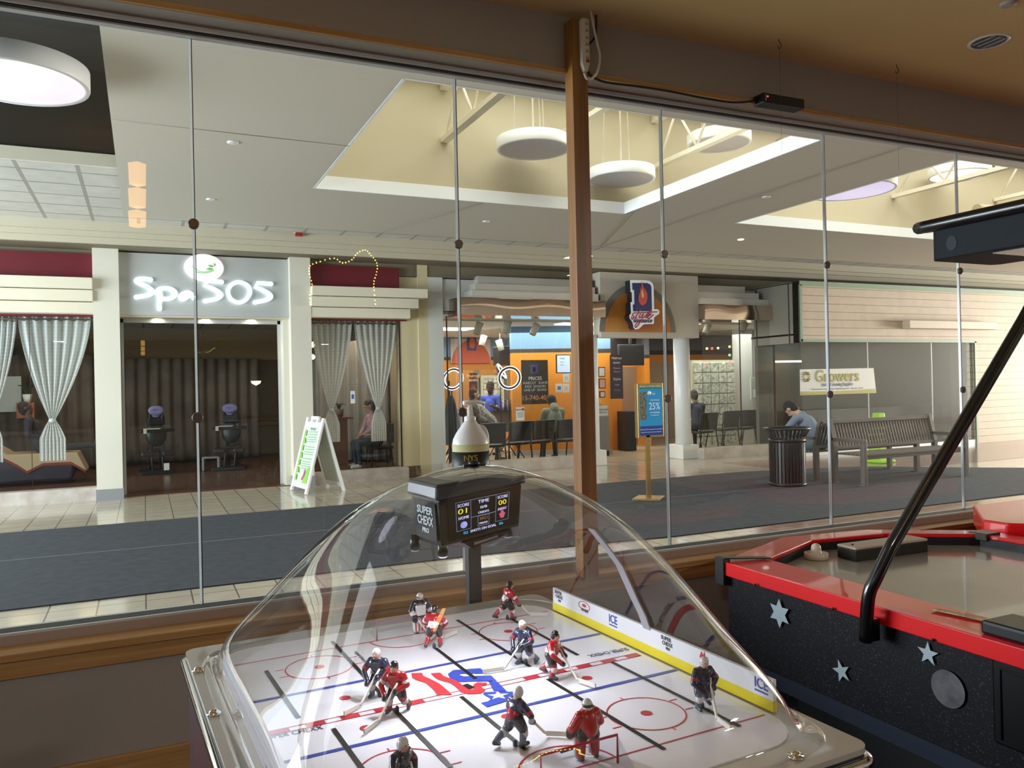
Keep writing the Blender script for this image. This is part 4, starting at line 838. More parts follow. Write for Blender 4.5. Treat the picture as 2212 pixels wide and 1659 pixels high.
MB().tube([(0, 0, .05), (0, 0, 1.75)], .018, 8).build('pole', DKPL, t)
for k in range(4): MB().tube([(0, 0, .35), (.3*math.cos(k*1.57), .3*math.sin(k*1.57), .02)], .012, 6).build('leg', DKPL, t)
mb = MB(); mb.grid(20, 14, lambda u, v: Vector(((u-.5)*(.10+.36*(1-v)**.7)+.04*(1-v), .05*math.sin(u*19)*(1-.6*v)-.05, .45+1.0*v))); mb.build('hanging_cape', M('cape_blue', '62707c', .8), t, clean=False, solid=.01)
# ============================================================ GROWERS SHOP (plane Y = 12.7)
GY = 12.7
SID = tiles('beige_siding', 'e2d0ba', 'e2d0ba', 'a89a88', .17, .6, mort=.05, bw=60, vert=True, bump=True)
GRNT = M('sage_trim', '8aa88a', .5)
gx0 = 12.55; gx1 = atY(2104, 740, GY).x; gz = 2.44; gz0 = .0
struct('wall_siding', MB().box((gx0, GY, gz), (36, GY+.2, 3.62)).box((gx1, GY, 0), (36, GY+.2, gz)), SID)
struct('trim_16', MB().box((gx0, GY-.02, 3.60), (36, GY+.02, 3.70)).box((gx0-.01, GY-.02, gz-.02), (gx0+.05, GY+.02, 3.62)).box((gx0, GY-.02, gz-.03), (gx1+.06, GY+.01, gz+.03)).box((gx1, GY-.02, 0), (gx1+.06, GY+.01, gz)), GRNT)
struct('wall_siding_return', MB().prism([(gx0, GY, 2.40), (gx0, GY+.2, 2.40), (gx0+.12, 14.1, 2.40), (gx0-.0, 14.1, 2.40)], (0, 0, 1.3)), M('steel_grey_panel', '8f8c80', .45, .3))
mb = MB().box((gx0-.012, GY-.005, 2.4), (gx0-.006, GY+.01, 3.68)).box((gx0-.012, 13.0, 2.4), (gx0+.01, 13.02, 3.68)).box((gx0-.012, 14.0, 2.4), (gx0+.01, 14.02, 3.68)).box((gx0-.012, GY, 3.67), (gx0+.01, 14.02, 3.69)); struct('trim_17', mb, BLK)
struct('window_15', MB().box((gx0+.05, GY+.05, .1), (14.55, GY+.06, gz)).box((14.56, GY+.05, .1), (16.6, GY+.06, gz)).box((16.61, GY+.05, .1), (gx1, GY+.06, gz)), SHOPGL)
struct('window_16', MB().box((gx0+.01, GY+.1, .1), (gx0+.02, 14.0, gz)), SHOPGL)
struct('trim_18', MB().box((14.549, GY+.045, .1), (14.561, GY+.065, gz)).box((16.6, GY+.045, .1), (16.612, GY+.065, gz)).box((gx0, GY, 0), (gx1, GY+.15, .1)), ALU)
GD = M('growers_dark_wall', '6a665e', .7)
struct('wall_siding_back', MB().box((gx0+.14, 14.15, 0), (gx1+1.2, 14.25, 2.6)).box((gx1+1.1, GY+.2, 0), (gx1+1.2, 14.2, 2.6)), GD)
struct('ceiling_siding_shop', MB().box((gx0, GY+.2, 2.56), (gx1+1.2, 14.2, 2.6)), M('growers_ceiling', '55524c', .8))
tag(MB().box((15.6, 12.5, 2.72), (18.6, GY, 2.90)).build('wall_light_bar', M('light_bar_beige', 'dccdb8', .5), bevel=.01), 'long beige unlit light bar on the siding wall', 'wall light')
area('siding_shop_light', (15.5, 13.5, 2.5), (4, .4), 12, (.95, 1, .95))
tag(MB().box((13.4, 13.7, 0), (18.2, 14.1, .92)).build('dark_counter', M('counter_dark', '201f22', .4)), 'long dark counter behind the white and olive banner', 'counter')
a, b = atY(1700, 690, 13.2), atY(1780, 688, 13.2)
q = atY(1738, 789, 13.0); tag(MB().box((13.0, 13.9, 2.02), (13.75, 13.94, 2.06)).build('tube_light', M('panel_glow')), 'bright tube light left of the white and olive banner', 'ceiling light')
# banner
t = thing('shop_banner', 'white and olive banner taped inside the dark shop window', 'banner', tuple(atY(1810, 820, 12.65)))
c4 = [(1728, 798), (1887, 795), (1893, 849), (1729, 854)]; B4 = fpoly(c4, 12.68)
MB().prism(B4, (0, .006, 0)).build('sheet', M('banner_white', 'eef1f2', .5), t, True)
b4 = fpoly([(1728, 846), (1800, 845), (1891, 840), (1893, 849), (1729, 854)], 12.676); MB().prism(b4, (0, .003, 0)).build('olive_band', M('banner_olive', 'b8b04a', .5), t, True)
def ftext(body, p0, p1, size, mat, par, Y, **k):
    q0, q1 = atY(*p0, Y), atY(*p1, Y); return text(body, (0, 0, 0), size, mat, par, mtx=face_mtx((q0+q1)/2, q1-q0), width=(q1-q0).length, extrude=.0015, **k)
OLV = M('print_olive', 'b3a832', .5); PBL = M('print_greyblue', '7f97b4', .5)
ftext('Growers', (1762, 814), (1856, 812), .36, OLV, t, 12.672, bold=.004); ftext('Indoor Growing Supplies', (1777, 831), (1843, 829), .12, PBL, t, 12.672)
ftext('Nutrients  Lighting  Hydroponic  Tents  Soil', (1754, 841), (1864, 838), .045, PBL, t, 12.672); ftext('www', (1735, 850), (1750, 849), .04, M('banner_white'), t, 12.67)
c = atY(1743, 814, 12.672); mb = MB()
for k in range(12):
    a = k*PI/6; mb.tube([c+Vector((math.cos(a)*.05, 0, math.sin(a)*.05)), c+Vector((math.cos(a)*.11, 0, math.sin(a)*.11))], [.006, .014], 5)
mb.build('sunburst_logo', OLV, t, True)
# bench pair, bin, person
BS = M('bench_taupe', '77706a', .4, .25)
def bench_full(lab, x0, x1, yb, s, tz, n=34):
    t = thing('park_bench', lab, 'bench', ((x0+x1)/2, yb, 0)); yf = yb+s*.55; zs = .47; lean = -s*.10
    bar = lambda a, b, w: MB().tube([a, b], w, 4)
    MB().box((x0, yb+lean-.025, tz-.06), (x1, yb+lean+.025, tz)).build('top_rail', BS, t, True, bevel=.006)
    MB().box((x0, yb-.025, zs+.05), (x1, yb+.025, zs+.10)).build('lower_rail', BS, t, True, bevel=.006)
    for k in range(n):
        x = x0+.09+(x1-x0-.18)*k/(n-1)
        MB().prism([(x-.019, yb, zs+.08), (x+.019, yb, zs+.08), (x+.019, yb+lean, tz-.05), (x-.019, yb+lean, tz-.05)], (0, .012, 0)).build('back_slat', BS, t, True)
    for k in range(7):
        y = yb+s*(.06+k*.075); MB().box((x0, min(y, y+s*.055), zs-.02), (x1, max(y, y+s*.055), zs+.01)).build('seat_slat', BS, t, True, bevel=.004)
    MB().box((x0, min(yf, yf-s*.03), zs-.07), (x1, max(yf, yf-s*.03), zs)).build('front_rail', BS, t, True, bevel=.004)
    for x in (x0, x1):
        MB().prism([(x-.035, yb-.035, 0), (x+.035, yb-.035, 0), (x+.035, yb+.035, 0), (x-.035, yb+.035, 0)], (0, 0, zs+.1)).prism([(x-.035, yb-.03, zs+.1), (x+.035, yb-.03, zs+.1), (x+.035, yb+.03, zs+.1), (x-.035, yb+.03, zs+.1)], (0, lean, tz-zs-.08)).build('leg', BS, t, True)
        MB().box((x-.035, yf-.035, 0), (x+.035, yf+.035, .66)).build('leg', BS, t, True, bevel=.004)
        y0, y1 = sorted((yb+lean*.3, yf+s*.03)); MB().box((x-.035, y0, .66), (x+.035, y1, .71)).build('arm_rest', BS, t, True, bevel=.006)
        for y in (yb, yf): MB().box((x-.06, y-.06, .012), (x+.06, y+.06, .022)).build('foot_plate', BS, t, True)
    return t
bench_full('long taupe slatted metal bench facing the window', 9.72, 11.98, 9.18, -1, .98)
bench_full('second slatted bench back to back behind it, with the person on it', 9.66, 11.95, 9.50, 1, .93)
bx0 = atZ(1698, 1052, 0); cx, cy = 8.92, 9.35
t = thing('litter_bin', 'dark slatted metal litter bin with flared rim', 'litter bin', (cx, cy, .012)); BN = M('bin_bronze', '35312e', .35, .6)
for k in range(32):
    a = 2*PI*k/32; c_, s_ = math.cos(a), math.sin(a); P = [(.26, .04), (.26, .66), (.27, .74), (.33, .86)]
    mb = MB()
    for (r0, z0), (r1, z1) in zip(P[:-1], P[1:]):
        w_ = .017; tn = Vector((-s_, c_, 0))*w_; o = Vector((c_, s_, 0))
        mb.prism([o*r0-tn+Vector((0, 0, z0)), o*r0+tn+Vector((0, 0, z0)), o*r1+tn+Vector((0, 0, z1)), o*r1-tn+Vector((0, 0, z1))], o*.008)
    mb.build('slat', BN, t)
ringp = lambda r, z, w_: MB().tube([(r*math.cos(a*PI/24), r*math.sin(a*PI/24), z) for a in range(48)], w_, 8, closed=True)
ringp(.335, .868, .018).build('rim', BN, t); MB().lathe([(.272, .66), (.278, .66), (.278, .72), (.272, .72), (.272, .66)], (0, 0, 0), 40).build('band', BN, t)
MB().lathe([(.0001, .0), (.27, .0), (.275, .05), (.265, .05), (.0001, .04)], (0, 0, 0), 40).build('base', BN, t)
MB().lathe([(.23, .05), (.235, .74), (.225, .74), (.22, .06), (.0001, .06)], (0, 0, 0), 32).build('liner', M('bin_liner', '2c323a', .4), t)
# wet floor cone
t = thing('wet_floor_cone', 'lime green four-sided floor safety cone behind the bench', 'safety cone', (12.75, 10.95, .003)); LIM = M('lime_plastic', 'a6e23a', .4)
MB().prism([(-.2, -.2, 0), (.2, -.2, 0), (.2, .2, 0), (-.2, .2, 0)], (0, 0, .06)).build('base', LIM, t, bevel=.02)
mb = MB(); r0, r1 = .16, .075
mb._f([(-r0, -r0, .05), (r0, -r0, .05), (r0, r0, .05), (-r0, r0, .05), (-r1, -r1, .95), (r1, -r1, .95), (r1, r1, .95), (-r1, r1, .95)], [(3, 2, 1, 0), (4, 5, 6, 7), (0, 1, 5, 4), (1, 2, 6, 5), (2, 3, 7, 6), (3, 0, 4, 7)]); mb.build('body', LIM, t, bevel=.01)
MB().box((-.03, -.098, .78), (.03, -.09, .81)).build('label', BLK, t)
# A-frame sign
t = thing('a_frame_sign', 'white plastic A-frame sign with green spa price list', 'sandwich board', (2.5, 13.1, 0))
# panel A (readable face, towards the left), panel B on the right
A0, A1 = atZ(630, 1058, 0), atZ(665, 1069, 0); A0.z = A1.z = 0
T0 = atY(659, 899, (A0.y+.28)); hgt = T0.z
B0, B1 = atZ(708, 1052, 0), atZ(747, 1060, 0); B0.z = B1.z = 0
T0 = (A0+B0)/2+Vector((0, 0, 1.17)); T1 = (A1+B1)/2+Vector((0, 0, 1.17)); T0.x = T0.x
def aframe(P0, P1, Q0, Q1, name):
    e = (P1-P0); f = 0.09; up0, up1 = Q0-P0, Q1-P1; nrm = e.cross(up0).normalized()*.03
    g = lambda u, v: P0+e*u+(up0*(1-u)+up1*u)*v
    mb = MB()
    for u0, u1, v0, v1 in ((0, .11, 0, 1), (.89, 1, 0, 1), (.11, .89, .06, .12), (.11, .89, .88, .94), (.3, .4, .94, 1.0), (.6, .7, .94, 1.0)): mb.prism([g(u0, v0), g(u1, v0), g(u1, v1), g(u0, v1)], nrm)
    mb.prism([g(.28, .985), g(.72, .985), g(.72, 1.02), g(.28, 1.02)], nrm)
    mb.build('frame', WHITEP, t, True)
    return g, nrm
g, nrm = aframe(A0, A1, T0, T1, 'front'); MB().prism([g(.1, .12), g(.9, .12), g(.9, .88), g(.1, .88)], nrm*.6).build('price_sheet', M('sheet_mint', 'd8ecd4', .4), t, True)
gb, nb = aframe(B0, B1, T0, T1, 'rear'); MB().prism([gb(.1, .12), gb(.9, .12), gb(.9, .88), gb(.1, .88)], nb*.6).build('blank_sheet', M('sheet_clear', 'c4c2b4', .4), t, True)
s_ = -1 if nrm.dot(Vector((-1, -1, 0))) < 0 else 1
off = nrm.normalized()*(-.003 if True else .03)
side = -1; off = nrm*(1.05) if nrm.dot(CAM-A0) > 0 else nrm*-.05
GRB = M('bamboo_green', '8fc95a', .5); mb = MB(); off0 = off
for k in range(7): mb.prism([g(.12, .14+k*.1)+off, g(.24+.05*(k % 2), .15+k*.1)+off, g(.22, .22+k*.1)+off, g(.12, .23+k*.1)+off], nrm*.05)
mb.prism([g(.6, .13)+off, g(.88, .13)+off, g(.88, .36)+off, g(.72, .30)+off], nrm*.05); mb.build('bamboo_print', GRB, t, True)
mb = MB()
for k in range(4): mb.prism([g(.5+.04*k, .17+.03*k)+off*1.05, g(.62, .16+.05*k)+off*1.05, g(.66-.03*k, .30)+off*1.05], nrm*.06)
mb.build('flower_print', M('flower_pink', 'd06a98', .5), t, True)
mb = MB()
for v in (.80, .765, .73, .70, .67, .60, .565, .53, .50, .44, .40, .37, .34, .31):
    mb.prism([g(.34, v)+off, g(.84, v+.006)+off, g(.84, v+.014)+off, g(.34, v+.008)+off], nrm*.05)
mb.build('price_lines', M('print_soft_green', '7fae8a', .5), t, True)
mt = face_mtx(g(.55, .845)+off*1.1, A1-A0, T0-A0); text('SPA 505', (0, 0, 0), .06, M('print_blue'), t, mtx=mt, width=.22)
# poster stand
YS = 9.26; t = thing('poster_stand', 'gold poster stand with blue percentage-off advertisement, standing on the dark mat', 'sign stand', (6.31, YS, .012)); GOLD = M('brushed_brass', 'c2a468', .3, .85)
q = (6.31, YS)
MB().prism([(q[0]-.27, YS, .012), (q[0], YS-.25, .012), (q[0]+.27, YS, .012), (q[0], YS+.25, .012)], (0, 0, .03)).build('base', GOLD, t, True, bevel=.006)
MB().box((q[0]-.03, YS-.02, .03), (q[0]+.03, YS+.02, .9)).build('pole', GOLD, t, True)
zt, zb = atY(1400, 828, YS).z, atY(1400, 945, YS).z; x0, x1 = atY(1376, 880, YS).x, atY(1431, 880, YS).x
MB().box((x0, YS-.02, zb), (x1, YS+.06, zt)).build('frame', GOLD, t, True, bevel=.004)
yy = YS-.024
bx('poster', (x0+.025, yy, zb+.03), (x1-.02, YS, zt-.03), M('poster_blue', '1e9fe0', .35, emit=.12), t); yy -= .002
W = x1-x0; H = zt-zb
bx('green_band', (x0+.025, yy, zt-.075), (x1-.02, yy+.002, zt-.03), M('poster_green', '3f9a58', .4), t)
bx('deep_blue_band', (x0+.025, yy, zb+.03), (x1-.02, yy+.002, zb+.16), M('poster_deep_blue', '1c4fb4', .4), t)
bx('photo', (x0+.03, yy, zb+.25), (x0+.14, yy+.002, zt-.12), M('photo_print', '4a5a48', .5, noise=(30, '9a9a88')), t)
MB().lathe([(.032, .0), (.0001, -.001)], (x0+.19, yy-.001, zt-.14), 20, axis='y').build('globe_logo', WHITEP, t, True)
wt = M('print_white', 'f4f8ff', .5, emit=.1); tx = lambda s, u, v, sz, wd=None: text(s, (x0+W*u, yy-.003, zb+H*v), sz, wt, t, width=wd)
tx('MILITARY & VETERAN FAMILIES', .5, .94, .03, .36); tx('AT&T', .62, .80, .03, .05); tx('Learn how to get', .66, .69, .03, .14); tx('25%', .64, .57, .14, .18); tx('off monthly charges', .65, .46, .03, .16); tx('for eligible lines', .65, .41, .02, .13)
tx('Visit the AT&T retail store for more details', .5, .15, .02, .36); tx('Located in the food court near the theater', .5, .10, .018, .34)

# ============================================================ PEOPLE
def person(name, lab, J, cols, hair=None, s=1.0, voxel=.011, extra=(), loc=None, fingers=True, beard=False):
    """J: joints in world coordinates; cols: skin, top, bottom, shoe"""
    V = {k: Vector(v) for k, v in J.items()}; loc = loc or (V['pelvis'].x, V['pelvis'].y, 0)
    t = thing(name, lab, 'person', loc); c = []
    sk, tp, bt, sh = 0, 1, 2, 3
    hd = V['head']; fd = V['face'].normalized(); upv = (hd-V['neck']).normalized(); sd = fd.cross(upv).normalized()
    c.append((hd+upv*.03, .088*s, hd+upv*.04+fd*.0-fd*.015, .092*s, sk)); c.append((hd-upv*.045+fd*.03, .062*s, hd-upv*.075+fd*.052, .038*s, sk))
    c.append((hd+fd*.085*s+upv*.005, .012, hd+fd*.108*s-upv*.025, .014, sk))
    for e in (-1, 1): c.append((hd+sd*e*.09*s-upv*.01, .018, hd+sd*e*.092*s+upv*.02, .02, sk))
    c.append((V['neck'], .058*s, hd-upv*.03, .055*s, sk))
    c.append((V['chest'], .135*s, V['neck']-upv*.03, .07*s, tp)); c.append((V['pelvis']+Vector((0, 0, .04)), .135*s, V['chest'], .15*s, tp)); c.append((V['pelvis'], .14*s, V['pelvis']+Vector((0, 0, .01)), .14*s, bt))
    for k in 'LR':
        c.append((V['chest']*.5+V['neck']*.5, .09*s, V['sh'+k], .075*s, tp)); c.append((V['sh'+k], .072*s, V['el'+k], .05*s, tp))
        sl = sk if cols.get('short') else tp
        c.append((V['el'+k], .046*s, V['ha'+k], .032*s, sl))
        dr = (V['ha'+k]-V['el'+k]).normalized(); pn = V['ha'+k]+dr*.05; c.append((V['ha'+k], .03*s, pn, .036*s, sk))
        la = dr.cross(Vector((0, 0, 1)));  la = la.normalized() if la.length > .1 else Vector((1, 0, 0))
        for q in range(4): b = pn+la*(q-1.5)*.019; c.append((b, .011, b+dr*(.075-.008*abs(q-1.3))+Vector((0, 0, -.025)), .009, sk))
        c.append((V['ha'+k]+dr*.02-la*.03, .013, V['ha'+k]+dr*.07-la*.055, .010, sk))
        c.append((V['pelvis'], .12*s, V['hip'+k], .105*s, bt)); c.append((V['hip'+k], .10*s, V['kn'+k], .066*s, bt)); c.append((V['kn'+k], .064*s, V['an'+k], .042*s, bt))
        c.append((V['an'+k]-Vector((0, 0, .02)), .046*s, V['to'+k], .036*s, sh))
    for e in extra: c.append(e)
    me = capsules(c, voxel, 3)
    link(me, 'body', [M('skin_'+cols['skin'], cols['skin'], .6), M('cloth_'+cols['top'], cols['top'], .85, noise=cols.get('pat')), M('cloth_'+cols['bottom'], cols['bottom'], .85), M('cloth_'+cols['shoe'], cols['shoe'], .6)], t, True)
    if hair:
        h = [(hd+upv*.05-fd*.02, .098*s, hd+upv*.06-fd*.03, .096*s, 0), (hd-fd*.045+upv*.0, .085*s, hd-fd*.04-upv*.04, .07*s, 0)]
        if hair == 'long' or cols.get('long'): h += [(hd-fd*.06, .09*s, V['neck']-fd*.07-upv*.08, .06*s, 0)]
        if cols.get('hood'): h = [(V['neck']-fd*.05, .10, V['neck']-fd*.07-upv*.05, .09, 0)]
        link(capsules(h, .008, 2), 'hair' if not cols.get('hood') else 'hood', M('hair_'+cols['hair'], cols['hair'], .8), t, True)
        if cols.get('hood'): link(capsules([(hd+upv*.045-fd*.015, .096*s, hd+upv*.05-fd*.02, .095*s, 0)], .008, 2), 'hair', M('hair_2a211c', '2a211c', .8), t, True)
    if beard: link(capsules([(hd-upv*.06+fd*.045, .05, hd-upv*.085+fd*.05, .04, 0)], .008, 2), 'beard', M('hair_'+cols['hair'], cols['hair'], .9), t, True)
    MB().ball(hd+fd*.082*s+sd*.033+upv*.022, .009, 8).ball(hd+fd*.082*s-sd*.033+upv*.022, .009, 8).build('eyes', M('eye_dark', '141010', .3), t, True)
    MB().ball(hd+fd*.088*s-upv*.048, .012, 8, (1.6, 1, .4)).build('mouth', M('lip', '7c4438', .6), t, True)
    return t
def seated(o, f, hgt=.47, lean=0., head_dn=0., arms='lap', ys=.0):
    """seat point o (x,y), facing unit f"""
    f = Vector((*f, 0)).normalized(); r = Vector((f.y, -f.x, 0)); P = Vector((*o, hgt+.10)); U_ = Vector((0, 0, 1))
    ch = P+U_*.38*math.cos(lean)+f*.38*math.sin(lean); nk = P+(U_*math.cos(lean)+f*math.sin(lean))*.56; hd = nk+(U_*math.cos(lean+head_dn)+f*math.sin(lean+head_dn))*.17
    J = dict(pelvis=P, chest=ch, neck=nk, head=hd, face=f*math.cos(head_dn+lean)-U_*math.sin(head_dn+lean)*.9)
    for k, e in (('L', -1), ('R', 1)):
        J['sh'+k] = nk-U_*.07+r*e*.19; J['hip'+k] = P+r*e*.10; J['kn'+k] = P+f*.45+r*e*.14-U_*.03; J['an'+k] = P+f*(.42+ys)+r*e*.14-U_*(hgt+.02); J['to'+k] = J['an'+k]+f*.17-U_*.03
        J['el'+k] = J['sh'+k]-U_*.25+f*(.08+.25*lean)+r*e*.05; J['ha'+k] = P+f*.34+r*e*.07+U_*(.12+.1*lean)
    return J
# client, barber
J = seated((7.3, 15.75), (1, -.35), .62, -.05); hq = atY(1026, 852, 15.75)
d = hq-J['head']; 
for k in J:
    if k != 'face': J[k] = J[k]+Vector((d.x, 0, 0))
person('person', 'seated client in a black and white patterned barber cape with brown hair', J, dict(skin='d8a88c', top='3a382f', bottom='3a382f', shoe='2a2a2a', hair='4a3526', pat=(26, 'c9c5b8')), hair='short', beard=True,
    extra=[(J['chest']+Vector((0, 0, .0)), .19, J['pelvis']+Vector((.25, -.05, .10)), .20, 1), (J['pelvis']+Vector((.25, -.05, .08)), .2, J['knL']+Vector((0, 0, -.05)), .13, 1), (J['pelvis']+Vector((.25, 0, .08)), .2, J['knR']+Vector((0, 0, -.12)), .13, 1)])
hb = atY(1058, 838, 17.3); P = Vector((hb.x+.02, 17.3, .92)); F = Vector((-.8, -.6, 0)); R_ = Vector((F.y, -F.x, 0)); hz = hb.z
J = dict(pelvis=P, chest=P+Vector((0, 0, hz-.42-.92+.05)), neck=Vector((P.x, 17.3, hz-.17)), head=Vector((hb.x, 17.28, hz)), face=F-Vector((0, 0, .25)))
for k, e in (('L', 1), ('R', -1)):
    J['sh'+k] = J['neck']-Vector((0, 0, .07))+R_*e*.2; J['hip'+k] = P+R_*e*.1; J['kn'+k] = P+R_*e*.12-Vector((0, 0, .43)); J['an'+k] = P+R_*e*.13-Vector((0, 0, .84)); J['to'+k] = J['an'+k]+F*.16-Vector((0, 0, .03))
    J['el'+k] = J['sh'+k]-Vector((0, 0, .28))+R_*e*.08+F*.03; J['ha'+k] = J['el'+k]+F*.20-R_*e*.10+Vector((0, 0, .10))
person('person', 'standing barber in a blue t-shirt with dark hair and beard', J, dict(skin='4a3024', top='4a5ec8', bottom='2a2a34', shoe='1a1a1a', hair='17120f', short=1), hair='short', beard=True)
person('person', 'person seen from behind in a grey-green hoodie sitting by the orange wall', seated((atY(1200, 900, 15.1).x, 15.1), (.12, 1), .47, .22, .35), dict(skin='5a4030', top='8a907e', bottom='4a4a4c', shoe='5a2a30', hair='868c7a', hood=1), hair='short', s=1.12)
person('person', 'seated dark figure seen from behind at the left of the right bay', seated((atY(1508, 900, 15.3).x, 15.3), (.15, 1), .47, .2, .2), dict(skin='8a6a58', top='3c4250', bottom='2a2c34', shoe='1a1a1c', hair='4a4440'), hair='short', s=1.0)
person('person', 'person in a grey-blue shirt bent forward on the rear bench', seated((9.95, 9.72), (-.45, 1), .47, .55, .55), dict(skin='c89a80', top='7c8898', bottom='6a7480', shoe='1f3044', hair='1d1a1a'), hair='short', s=1.0)
t_ = atY(88, 912, 17.1); J = seated((t_.x-.0, 17.15), (1, .05), .60, -.35, .1)
for k_ in 'LR': J['an'+k_] = J['kn'+k_]+Vector((.42, 0, .0)); J['to'+k_] = J['an'+k_]+Vector((.06, 0, .14))
person('person', 'dark figure reclining on the striped blankets in the left spa window', J, dict(skin='5a463e', top='3a3440', bottom='2c2a30', shoe='15151a', hair='2a2226'), hair='short')
person('person', 'person in a pink top sitting behind the right lace curtain', seated((4.35, 16.2), (-1, -.1), .45, .15, .3), dict(skin='c09078', top='a87880', bottom='3a4456', shoe='d8d4cc', hair='3a2620', long=1), hair='long')
t = thing('office_chair', 'dark chair under the person in the pink top', 'chair', (4.4, 16.2, 0)); MB().box((-.24, -.24, .38), (.24, .24, .44)).build('seat', BV, t, bevel=.02); MB().box((.22, -.22, .5), (.26, .22, .9)).build('backrest', BV, t, bevel=.01)
for sx in (-1, 1):
    for sy in (-1, 1): MB().tube([(sx*.2, sy*.2, .4), (sx*.23, sy*.23, 0)], .014, 6).build('leg', CHF, t)
# ============================================================ BUBBLE HOCKEY TABLE
ZR = 1.0; RTH = math.radians(2.8)
TU = Vector((math.cos(RTH), math.sin(RTH), 0)); TV = Vector((-math.sin(RTH), math.cos(RTH), 0)); TC = Vector((.593, 1.539, 0))
def rl(px, py, Z=ZR):
    d = atZ(px, py, Z)-TC; return Vector((d.dot(TU), d.dot(TV), Z))
ht = thing('bubble_hockey_table', 'bubble hockey table with clear dome over a white rink', 'hockey table', tuple(TC), RTH)
NAVYP = M('cabinet_navy', '241f38', .35, coat=.4, noise=(5, '4a2030')); GRYP = M('cabinet_light_grey', 'a9a8b4', .4)
HU, HV = .495, .590
MB().box((-HU+.012, -HV+.012, .10), (HU-.012, HV-.012, .955)).build('cabinet', NAVYP, ht, bevel=.01)
MB().box((-HU+.03, -HV, .14), (HU-.008, -HV+.02, .955)).build('front_panel', GRYP, ht, bevel=.006)
MB().box((HU-.018, -HV+.0, .14), (HU-.006, HV-.02, .955)).build('side_panel', GRYP, ht, bevel=.004)
def rrect(hu, hv, r, z, n=6):
    out = []
    for cx, cy, a0 in ((hu-r, hv-r, 0), (-hu+r, hv-r, PI/2), (-hu+r, -hv+r, PI), (hu-r, -hv+r, 1.5*PI)):
        for k in range(n+1): a = a0+PI/2*k/n; out.append((cx+r*math.cos(a), cy+r*math.sin(a), z))
    return out
MB().tube(rrect(HU-.004, HV-.004, .03, .972), .011, 8, closed=True).build('chrome_trim', CHROME, ht)
MB().prism(rrect(HU-.008, HV-.008, .03, .955), (0, 0, .032)).build('top_edge', BLK, ht)
MB().prism(rrect(HU-.006, HV-.006, .03, .988), (0, 0, .0095)).build('flange', M('flange_beige', 'b8b2ac', .12, coat=.6), ht)
RINK = M('rink_white', 'f2f3fa', .22, coat=.3)
rk = MB().prism(rrect(.432, .508, .10, .9976), (0, 0, .0024)).build('rink', RINK, ht)
REDL = M('rink_red', 'c8283c', .3); BLUL = M('rink_blue', '3448a8', .3); BLKL = M('slot_black', '0a0a0c', .5)
def strip(mb, p, q, w_, z=.0006, h=.0004):
    p, q = Vector(p), Vector(q); d = (q-p); d.z = 0; n = Vector((-d.y, d.x, 0)).normalized()*w_/2; b = Vector((0, 0, ZR+z))
    p.z = q.z = 0; mb.prism([p-n+b, q-n+b, q+n+b, p+n+b], (0, 0, h))
def ring2(mb, c, r, w_, a0=0, a1=2*PI, n=40):
    P = [Vector((c[0]+r*math.cos(a0+(a1-a0)*k/n), c[1]+r*math.sin(a0+(a1-a0)*k/n), 0)) for k in range(n+1)]
    for a, b in zip(P[:-1], P[1:]): strip(mb, a, b, w_)
mb = MB()
for v in (.152, -.142): strip(mb, (-.43, v-.003, 0), (.43, v+.003, 0), .011)
mb.build('blue_lines', BLUL, rk)
mb = MB(); cv = lambda u: -.017
for dv in (-.0095, .0095): strip(mb, (-.42, cv(0)+dv, 0), (.42, cv(0)+dv, 0), .0022)
k = -.40
while k < .40:
    if not (-.09 < k < .06): strip(mb, (k, cv(0), 0), (k+.035, cv(0), 0), .019)
    k += .0655
G1, G2 = .395, -.405
for v in (G1, G2): strip(mb, (-.42, v, 0), (.42, v, 0), .003)
FO = [rl(690, 1441), rl(1098, 1364), rl(1396, 1541), Vector((-.235, -.268, 0))]
for c in FO:
    ring2(mb, c, .0735, .0028)
    for sx in (-1, 1):
        for dy in (-.012, .012): strip(mb, (c.x+sx*.0735, c.y+dy*2, 0), (c.x+sx*.092, c.y+dy*2, 0), .0025)
        strip(mb, (c.x+.001, c.y+sx*.074, 0), (c.x+.001, c.y+sx*.085, 0), .0025)
for v, sg_ in ((G1, -1), (G2, 1)): ring2(mb, (.0, v), .085, .003, 0 if sg_ > 0 else PI, PI if sg_ > 0 else 2*PI)
def disk(mb, c, r, z=.0006): mb.prism([(c.x+r*math.cos(a*PI/12), c.y+r*math.sin(a*PI/12), ZR+z) for a in range(24)], (0, 0, .0005))
for c in FO: disk(mb, c, .011)
for p in ((745, 1508), (790, 1573), (1268, 1465), (1095, 1548)): disk(mb, rl(*p), .011)
mb.build('red_lines', REDL, rk)
SL = [((717.6, 1386.5), (832.9, 1511)), ((849, 1531.6), (974, 1659)), ((941, 1401), (1028, 1468)), ((987.5, 1340), (1145, 1441)), ((1101, 1336), (1248, 1416)), ((996, 1506), (1137, 1622)), ((1183, 1468), (1435, 1620)), ((1321, 1431), (1598, 1570)), ((720, 1575), (790, 1672)), ((575, 1450), (645, 1552))]
for a, b in SL:
    mb = MB(); strip(mb, rl(*a), rl(*b), .0085, .0011, .0006); mb.build('slot', BLKL, rk)
